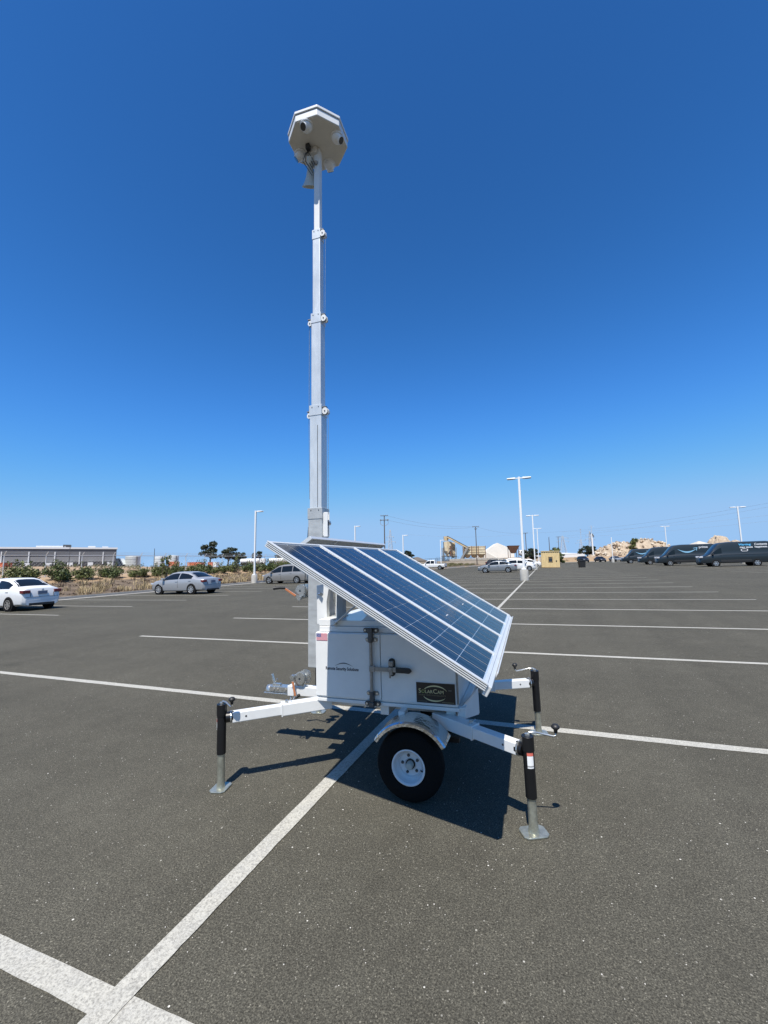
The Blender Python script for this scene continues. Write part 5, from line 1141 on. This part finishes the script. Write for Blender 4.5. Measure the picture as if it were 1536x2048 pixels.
# white gabled storage building
tn = empty('storage_tent', (-18.5, 175.0, 0.5), R(12), LEAN); tag(tn, 'white gabled storage building right of the tan bins', 'building')
WT = mat('tent_white', (0.70, 0.68, 0.62), 0.7, var=0.06, vscale=0.3)
MB().add([(-5.5, -4, 0), (5.8, -4, 0), (5.8, -4, 4.6), (-0.5, -4, 7.5), (-5.5, -4, 4.0), (-5.5, 14, 0), (5.8, 14, 0), (5.8, 14, 4.6), (-0.5, 14, 7.5), (-5.5, 14, 4.0)], [(0,1,2,3,4), (9,8,7,6,5), (2,7,8,3), (3,8,9,4), (0,4,9,5), (1,6,7,2)]).build('shell', WT, tn)
MB().add([(-11, -4.2, 0), (-1, -4.2, 0), (-1, -4.2, 1.6), (-5.6, -4.2, 4.4), (-7.5, -4.2, 3.4), (-11, -3.2, 0), (-1, -3.2, 0), (-1, -3.2, 1.6), (-5.6, -3.2, 4.4), (-7.5, -3.2, 3.4)], [(0,1,2,3,4), (9,8,7,6,5), (2,7,8,3), (3,8,9,4), (0,4,9,5), (1,6,7,2)]).build('lean_to', mat('tent_grey', (0.55, 0.53, 0.48), 0.8), tn)
# hopper and mixer truck
hp = empty('loading_hopper', (-11.2, 156.2, 0.3), YARD, LEAN); tag(hp, 'rust brown funnel hopper on legs right of the white building', 'hopper')
MB().add([(-1.9, -1.5, 5.9), (1.9, -1.5, 5.9), (1.9, 1.5, 5.9), (-1.9, 1.5, 5.9), (-0.6, -0.6, 3.2), (0.6, -0.6, 3.2), (0.6, 0.6, 3.2), (-0.6, 0.6, 3.2)], [(0,1,5,4), (1,2,6,5), (2,3,7,6), (3,0,4,7), (4,5,6,7)]).build('funnel', RUST, hp)
m = MB()
for x in (-1.5, 1.5):
    for y in (-1.2, 1.2): m.tube([(x, y, -0.4), (x, y, 5.6)], 0.10, 6)
m.build('leg', RUST, hp)
mx = empty('mixer_truck', (-7.2, 158.0, 0.2), YARD+0.1); tag(mx, 'black and white concrete mixer truck beside the brown hopper', 'truck')
MB().lathe([(0.5, -2.6), (0.75, -2.4), (1.35, -0.8), (1.4, 0.4), (0.9, 2.2), (0.3, 2.5)], 20, T(0, 0, 2.9) @ RY(R(-74))).build('drum', WW, mx, smooth=50)
MB().lathe([(1.42, -0.2), (1.44, -0.2), (1.44, 0.5), (1.42, 0.5)], 20, T(0, 0, 2.9) @ RY(R(-74))).build('drum_stripe', DKG, mx)
MB().bb(-3.4, 3.6, -0.7, 0.7, 0.8, 1.25).build('frame', DKG, mx); MB().bb(2.5, 4.3, -1.1, 1.1, 0.9, 2.9).build('cab', WW, mx, bevel=0.15); MB().bb(3.6, 4.32, -1.0, 1.0, 1.9, 2.7).build('cab_window', CGLASS, mx)
for xx in (-2.6, -1.3, 3.3):
    for s in (-1, 1): MB().tube([(xx, s*1.0-0.15, 0.55), (xx, s*1.0+0.15, 0.55)], 0.55, 18).build('wheel', RUBBER, mx)
# low yard sheds and walls along the far edge
def wall(label, x0, y0, x1, y1, h, mm, name='yard_wall', z=0.0):
    L_ = math.hypot(x1-x0, y1-y0); o = empty(name, (x0, y0, z), math.atan2(y1-y0, x1-x0)); tag(o, label, 'wall')
    MB().bb(0, L_, -0.15, 0.15, -0.5, h).build('wall_face', mm, o); MB().bb(-0.05, L_+0.05, -0.2, 0.2, h, h+0.12).build('coping', mm, o)
    for k in range(int(L_/4)+1): MB().bb(k*4-0.15, k*4+0.15, -0.22, -0.16, -0.4, h-0.02).build('pier', mm, o)
wall('pale yard wall behind the parked pickup', -44, 132, -17, 146, 1.4, mat('wall_sand', (0.36, 0.32, 0.26), 0.9, var=0.15))
wall('dusty pale wall between the white building and the booth', -16, 152, 0, 158, 1.9, mat('wall_dust', (0.44, 0.38, 0.30), 0.9, var=0.15))
shed('low dark roofed shed behind the pickup', -45, 150, 0, 7.5, 4, 1.9, 3.3, mat('shed_dark', (0.11, 0.095, 0.08), 0.8), 0.3)
shed('low white roofed building far behind the booth', 6.5, 205, 0.5, 16, 8, 2.5, 3.0, WW, 0.2)
# brown berm face details come from the ground sheet; the rubble heap stands behind it
ROCK = mat('pale_rubble', (0.30, 0.235, 0.165), 0.9, vscale=0.9, color2=(0.44, 0.36, 0.265), bump=0.5, bscale=3)
def rubble(label, cx, cy, z, rx, ry, h, seed, nrock, peaks):
    o = empty('rubble_heap', (cx, cy, z), R(21)); tag(o, label, 'rubble')
    def hz(x, y):
        v = 0
        for (px, py, sx, sy_, ph) in peaks: v = max(v, ph*max(0, 1-((x-px)/sx)**2-((y-py)/sy_)**2)**0.8)
        return v
    m = MB(); nx, ny = 60, 30
    for i in range(nx+1):
        for j in range(ny+1):
            x = lerp(-rx, rx, i/nx); y = lerp(-ry, ry, j/ny); q_ = hz(x, y); m.v.append((x, y, q_-0.6+min(1, q_)*1.1*noise.noise(Vector((x*0.5, y*0.5, seed)))+0.5*min(1, q_)*noise.noise(Vector((x*1.6, y*1.6, seed)))))
    m.f = [(i*(ny+1)+j, (i+1)*(ny+1)+j, (i+1)*(ny+1)+j+1, i*(ny+1)+j+1) for i in range(nx) for j in range(ny)]
    m.build('heap', ROCK, o, fix=False)
    r_ = random.Random(seed); vs_ = []
    mats_ = [mat('rubble_a', (0.47, 0.40, 0.31), 0.9), mat('rubble_b', (0.33, 0.25, 0.17), 0.9), mat('rubble_c', (0.54, 0.48, 0.39), 0.9), mat('rubble_d', (0.24, 0.18, 0.13), 0.9)]
    for q_ in range(8):
        bm = bmesh.new(); bmesh.ops.create_icosphere(bm, subdivisions=1, radius=1)
        for v in bm.verts: v.co = Vector((v.co.x*r_.uniform(0.7, 1.3), v.co.y*r_.uniform(0.7, 1.2), v.co.z*r_.uniform(0.4, 0.8)))
        me = bpy.data.meshes.new('rock'); bm.to_mesh(me); bm.free(); me.materials.append(mats_[q_ % 4]); vs_.append(me)
    k = 0
    while k < nrock:
        x, y = r_.uniform(-rx, rx), r_.uniform(-ry, ry*0.3); q_ = hz(x, y)
        if q_ < 0.05: continue
        s = 0.20+0.55*r_.random()**2.2
        link('rock', vs_[r_.randrange(8)], o, T(x, y, q_-0.35) @ Matrix.Rotation(r_.uniform(0, 6.28), 4, Vector((r_.random(), r_.random(), r_.random()+0.1)).normalized()) @ Matrix.Diagonal((s, s, s, 1))); k += 1
rubble('big heap of pale broken rock behind the vans', 28.0, 172.5, 0.6, 15.5, 8, 7, 5, 290, [(-3.5, 0, 11.0, 7, 6.0), (5, 0, 9, 7, 7.0), (8, -2, 7.5, 5, 5.8), (-11, 0, 5.5, 4, 2.6)])
rubble('smaller sand heap rising above the vans on the right', 60.5, 185.0, 0.6, 13, 7, 7, 9, 40, [(-3.0, 0, 5.0, 5, 7.6), (2, 0, 9, 6, 5.2)])
shed('low roof line peeking over the vans left of the sand heap', 49.5, 176, 0.6, 6, 5, 3.6, 5.0, mat('shed_pale', (0.45, 0.42, 0.36), 0.8), 0.4)

# ------------------------------------------------------------------ power poles and lines
WOOD = mat('pole_wood', (0.09, 0.075, 0.065), 0.9, var=0.2); WIRE = mat('wire_grey', (0.22, 0.25, 0.29), 0.7); LAT = mat('lattice_steel_hazed', (0.40, 0.45, 0.50), 0.7, 0.1)  # LAT: steel colour lightened so distance haze is painted in
def pole(label, x, y, z0, z1, arms, gear=False, r=0.15, mm=None, arm_dir=0.3):
    o = empty('utility_pole', (x, y, z0), arm_dir, LEAN); tag(o, label, 'utility pole', 'utility poles in the distance')
    h = z1-z0; MB().tube([(0, 0, -0.5), (0, 0, h)], [r, r*0.65], 10).build('pole', mm or WOOD, o)
    for (dz, L_) in arms:
        MB().bb(-L_/2, L_/2, -r-0.07, -r+0.05, h-dz-0.06, h-dz+0.06).build('cross_arm', mm or WOOD, o)
        for k in range(4): MB().tube([(-L_/2+0.1+k*(L_-0.2)/3, -r, h-dz+0.06), (-L_/2+0.1+k*(L_-0.2)/3, -r, h-dz+0.24)], 0.045, 6).build('insulator', GRY, o)
    if gear:
        for s in (-1, 1):
            pts = [(s*0.75+0.0*a, -0.1, h-1.15) for a in (0,)]+[(s*(0.75+0.15*math.sin(a)), -0.1, h-1.15-0.9*a/3) for a in (0.6, 1.4, 2.2, 3.0)]+[(s*0.2, -0.1, h-2.4)]
            MB().tube(pts, 0.05, 6).build('cable_riser', WIRE, o)
        for s in (-0.75, 0.75): MB().tube([(s, -0.1, h-1.2), (s, -0.1, h-0.9)], 0.10, 8).build('cut_out', GRY, o)
    return o
pole('tall timber pole with looped cables rising behind the panels', -34.1, 88.7, 0.6, 12.3, [(0.1, 1.7), (1.1, 2.0)], True)
pole('timber pole with a cross arm standing before the tan bins', -18.7, 121.3, 0.2, 11.1, [(0.1, 1.9), (0.75, 0.8)])
pole('timber pole with a cross arm just right of the tall lamp post', -6.4, 147.4, 0.5, 10.0, [(0.1, 1.6)])
pole('plain dark pole above the plywood booth roof', 0.9, 168.0, 0.5, 9.0, [(-0.0, 0.02)], r=0.16)
pole('dark pole with a cross arm right above the plywood booth', 4.7, 192.0, 0.5, 10.2, [(0.1, 1.9)])
pole('slim grey mast pole left of the lattice tower over the berm', 17.5, 250.0, 0.5, 16.5, [(0.4, 0.7), (2.0, 0.7)], r=0.13, mm=LAT)
pole('slim dark pole in front of the warehouse wall', -105.8, 66.6, 2.6, 7.8, [], r=0.09, mm=STEEL_D)
pole('slim dark pole between the storage tanks', -91.3, 77.5, 2.4, 6.95, [], r=0.09, mm=STEEL_D)
mo = empty('cell_tower', (15.2, 166.4, 0.6), 0.2, LEAN); tag(mo, 'white monopole with antenna cluster left of the rubble heap', 'tower')
MB().tube([(0, 0, -0.4), (0, 0, 9.0)], [0.26, 0.22], 12).build('pole', LAMP_W, mo); MB().tube([(0, 0, 9.0), (0, 0, 12.0)], 0.08, 8).build('mast_top', LAT, mo)
for k in range(5):
    a = k*1.26; MB().bb(-0.12, 0.12, -0.08, 0.08, 0, 0.75, T(0.55*math.cos(a), 0.4*math.sin(a), 7.6+0.55*(k % 3))).build('antenna', LAT if k % 2 else STEEL_D, mo); MB().tube([(0, 0, 8.0), (0.55*math.cos(a), 0.4*math.sin(a), 8.0+0.55*(k % 3))], 0.03, 5).build('antenna_arm', LAT, mo)
for s in (-0.9, -0.3, 0.3, 0.9): MB().tube([(0, 0, 11.2), (s, 0, 11.5), (s, 0, 11.1)], 0.03, 5).build('top_arm', LAT, mo)
def lattice(label, x, y, z0, h, w, arms, rz=0.2):
    o = empty('lattice_tower', (x, y, z0), rz, LEAN); tag(o, label, 'pylon', 'lattice pylons far away')
    m = MB(); n = 8
    def c(k, i): t = k/n; ww = w*(1-0.86*t)/2; return (ww*(1 if i in (0, 1) else -1), ww*(1 if i in (0, 3) else -1), h*t)
    for k in range(n):
        for i in range(4):
            m.tube([c(k, i), c(k+1, i)], 0.10, 4); m.tube([c(k, i), c(k+1, (i+1) % 4)], 0.055, 4); m.tube([c(k, (i+1) % 4), c(k+1, i)], 0.055, 4); m.tube([c(k+1, i), c(k+1, (i+1) % 4)], 0.05, 4)
    m.build('lattice', LAT, o); 
    for (t, L_) in arms:
        MB().tube([(-L_/2, 0, h*t), (0, 0, h*t+0.5), (L_/2, 0, h*t)], 0.09, 4).build('cross_arm', LAT, o); MB().tube([(-L_/2, 0, h*t), (L_/2, 0, h*t)], 0.07, 4).build('cross_arm', LAT, o)
        for s in (-1, 1): MB().tube([(s*L_*0.48, 0, h*t), (s*L_*0.48, 0, h*t-0.9)], 0.10, 5).build('insulator', GRY, o)
lattice('pale lattice pylon right of the looped cable pole', -86.5, 234.5, 2.0, 19.0, 3.6, [(0.62, 6.4), (0.78, 4.2)])
lattice('wide faint lattice pylon right of the booth', 10.0, 300.0, 1.0, 14.5, 4.6, [(0.9, 7.0), (0.75, 7.4)])
lattice('tall faint lattice pylon above the brown berm', 24.5, 280.0, 1.0, 15.5, 2.6, [(0.7, 5.5), (0.85, 4.5)])
lattice('lower faint lattice pylon between the other two', 29.0, 420.0, 1.0, 16.0, 4.6, [(0.8, 9.0), (0.95, 6.0)])
def line(label, a, b_, sag, r=0.03):
    r *= 0.6
    a, b_ = Vector(a), Vector(b_); pts = [a.lerp(b_, k/24)-Vector((0, 0, sag*4*(k/24)*(1-k/24))) for k in range(25)]
    o = MB().tube(pts, r, 5).build('power_line', WIRE); tag(o, label, 'wire')
line('upper wire from the looped cable pole to the pole by the bins', (-33.6, 88.7, 12.3), (-18.9, 121.3, 11.1), 0.9)
line('second wire from the looped cable pole to the pole by the bins', (-33.2, 88.9, 11.2), (-18.0, 121.5, 11.0), 1.1)
line('wire from the pole by the bins to the pole behind the lamp post', (-18.4, 121.3, 11.0), (-6.6, 147.4, 9.95), 0.7)
line('lower faint wire crossing behind the looped cable pole', (-45, 140, 11.2), (-6.0, 147.4, 9.7), 1.0, 0.025)
line('long wire from the far poles past the monopole towards the right', (-6.2, 147.4, 9.9), (40, 100.0, 10.6), 1.2, 0.025)
line('upper long wire running over the rubble heap to the right', (4.7, 192, 10.2), (70, 120.0, 15.0), 1.4, 0.03)
line('lower long wire running over the rubble heap', (4.7, 192, 9.6), (75, 165.0, 11.5), 0.8, 0.03)
line('lowest long wire running behind the rubble heap', (10, 300, 18), (110, 260.0, 19.5), 1.5, 0.05)
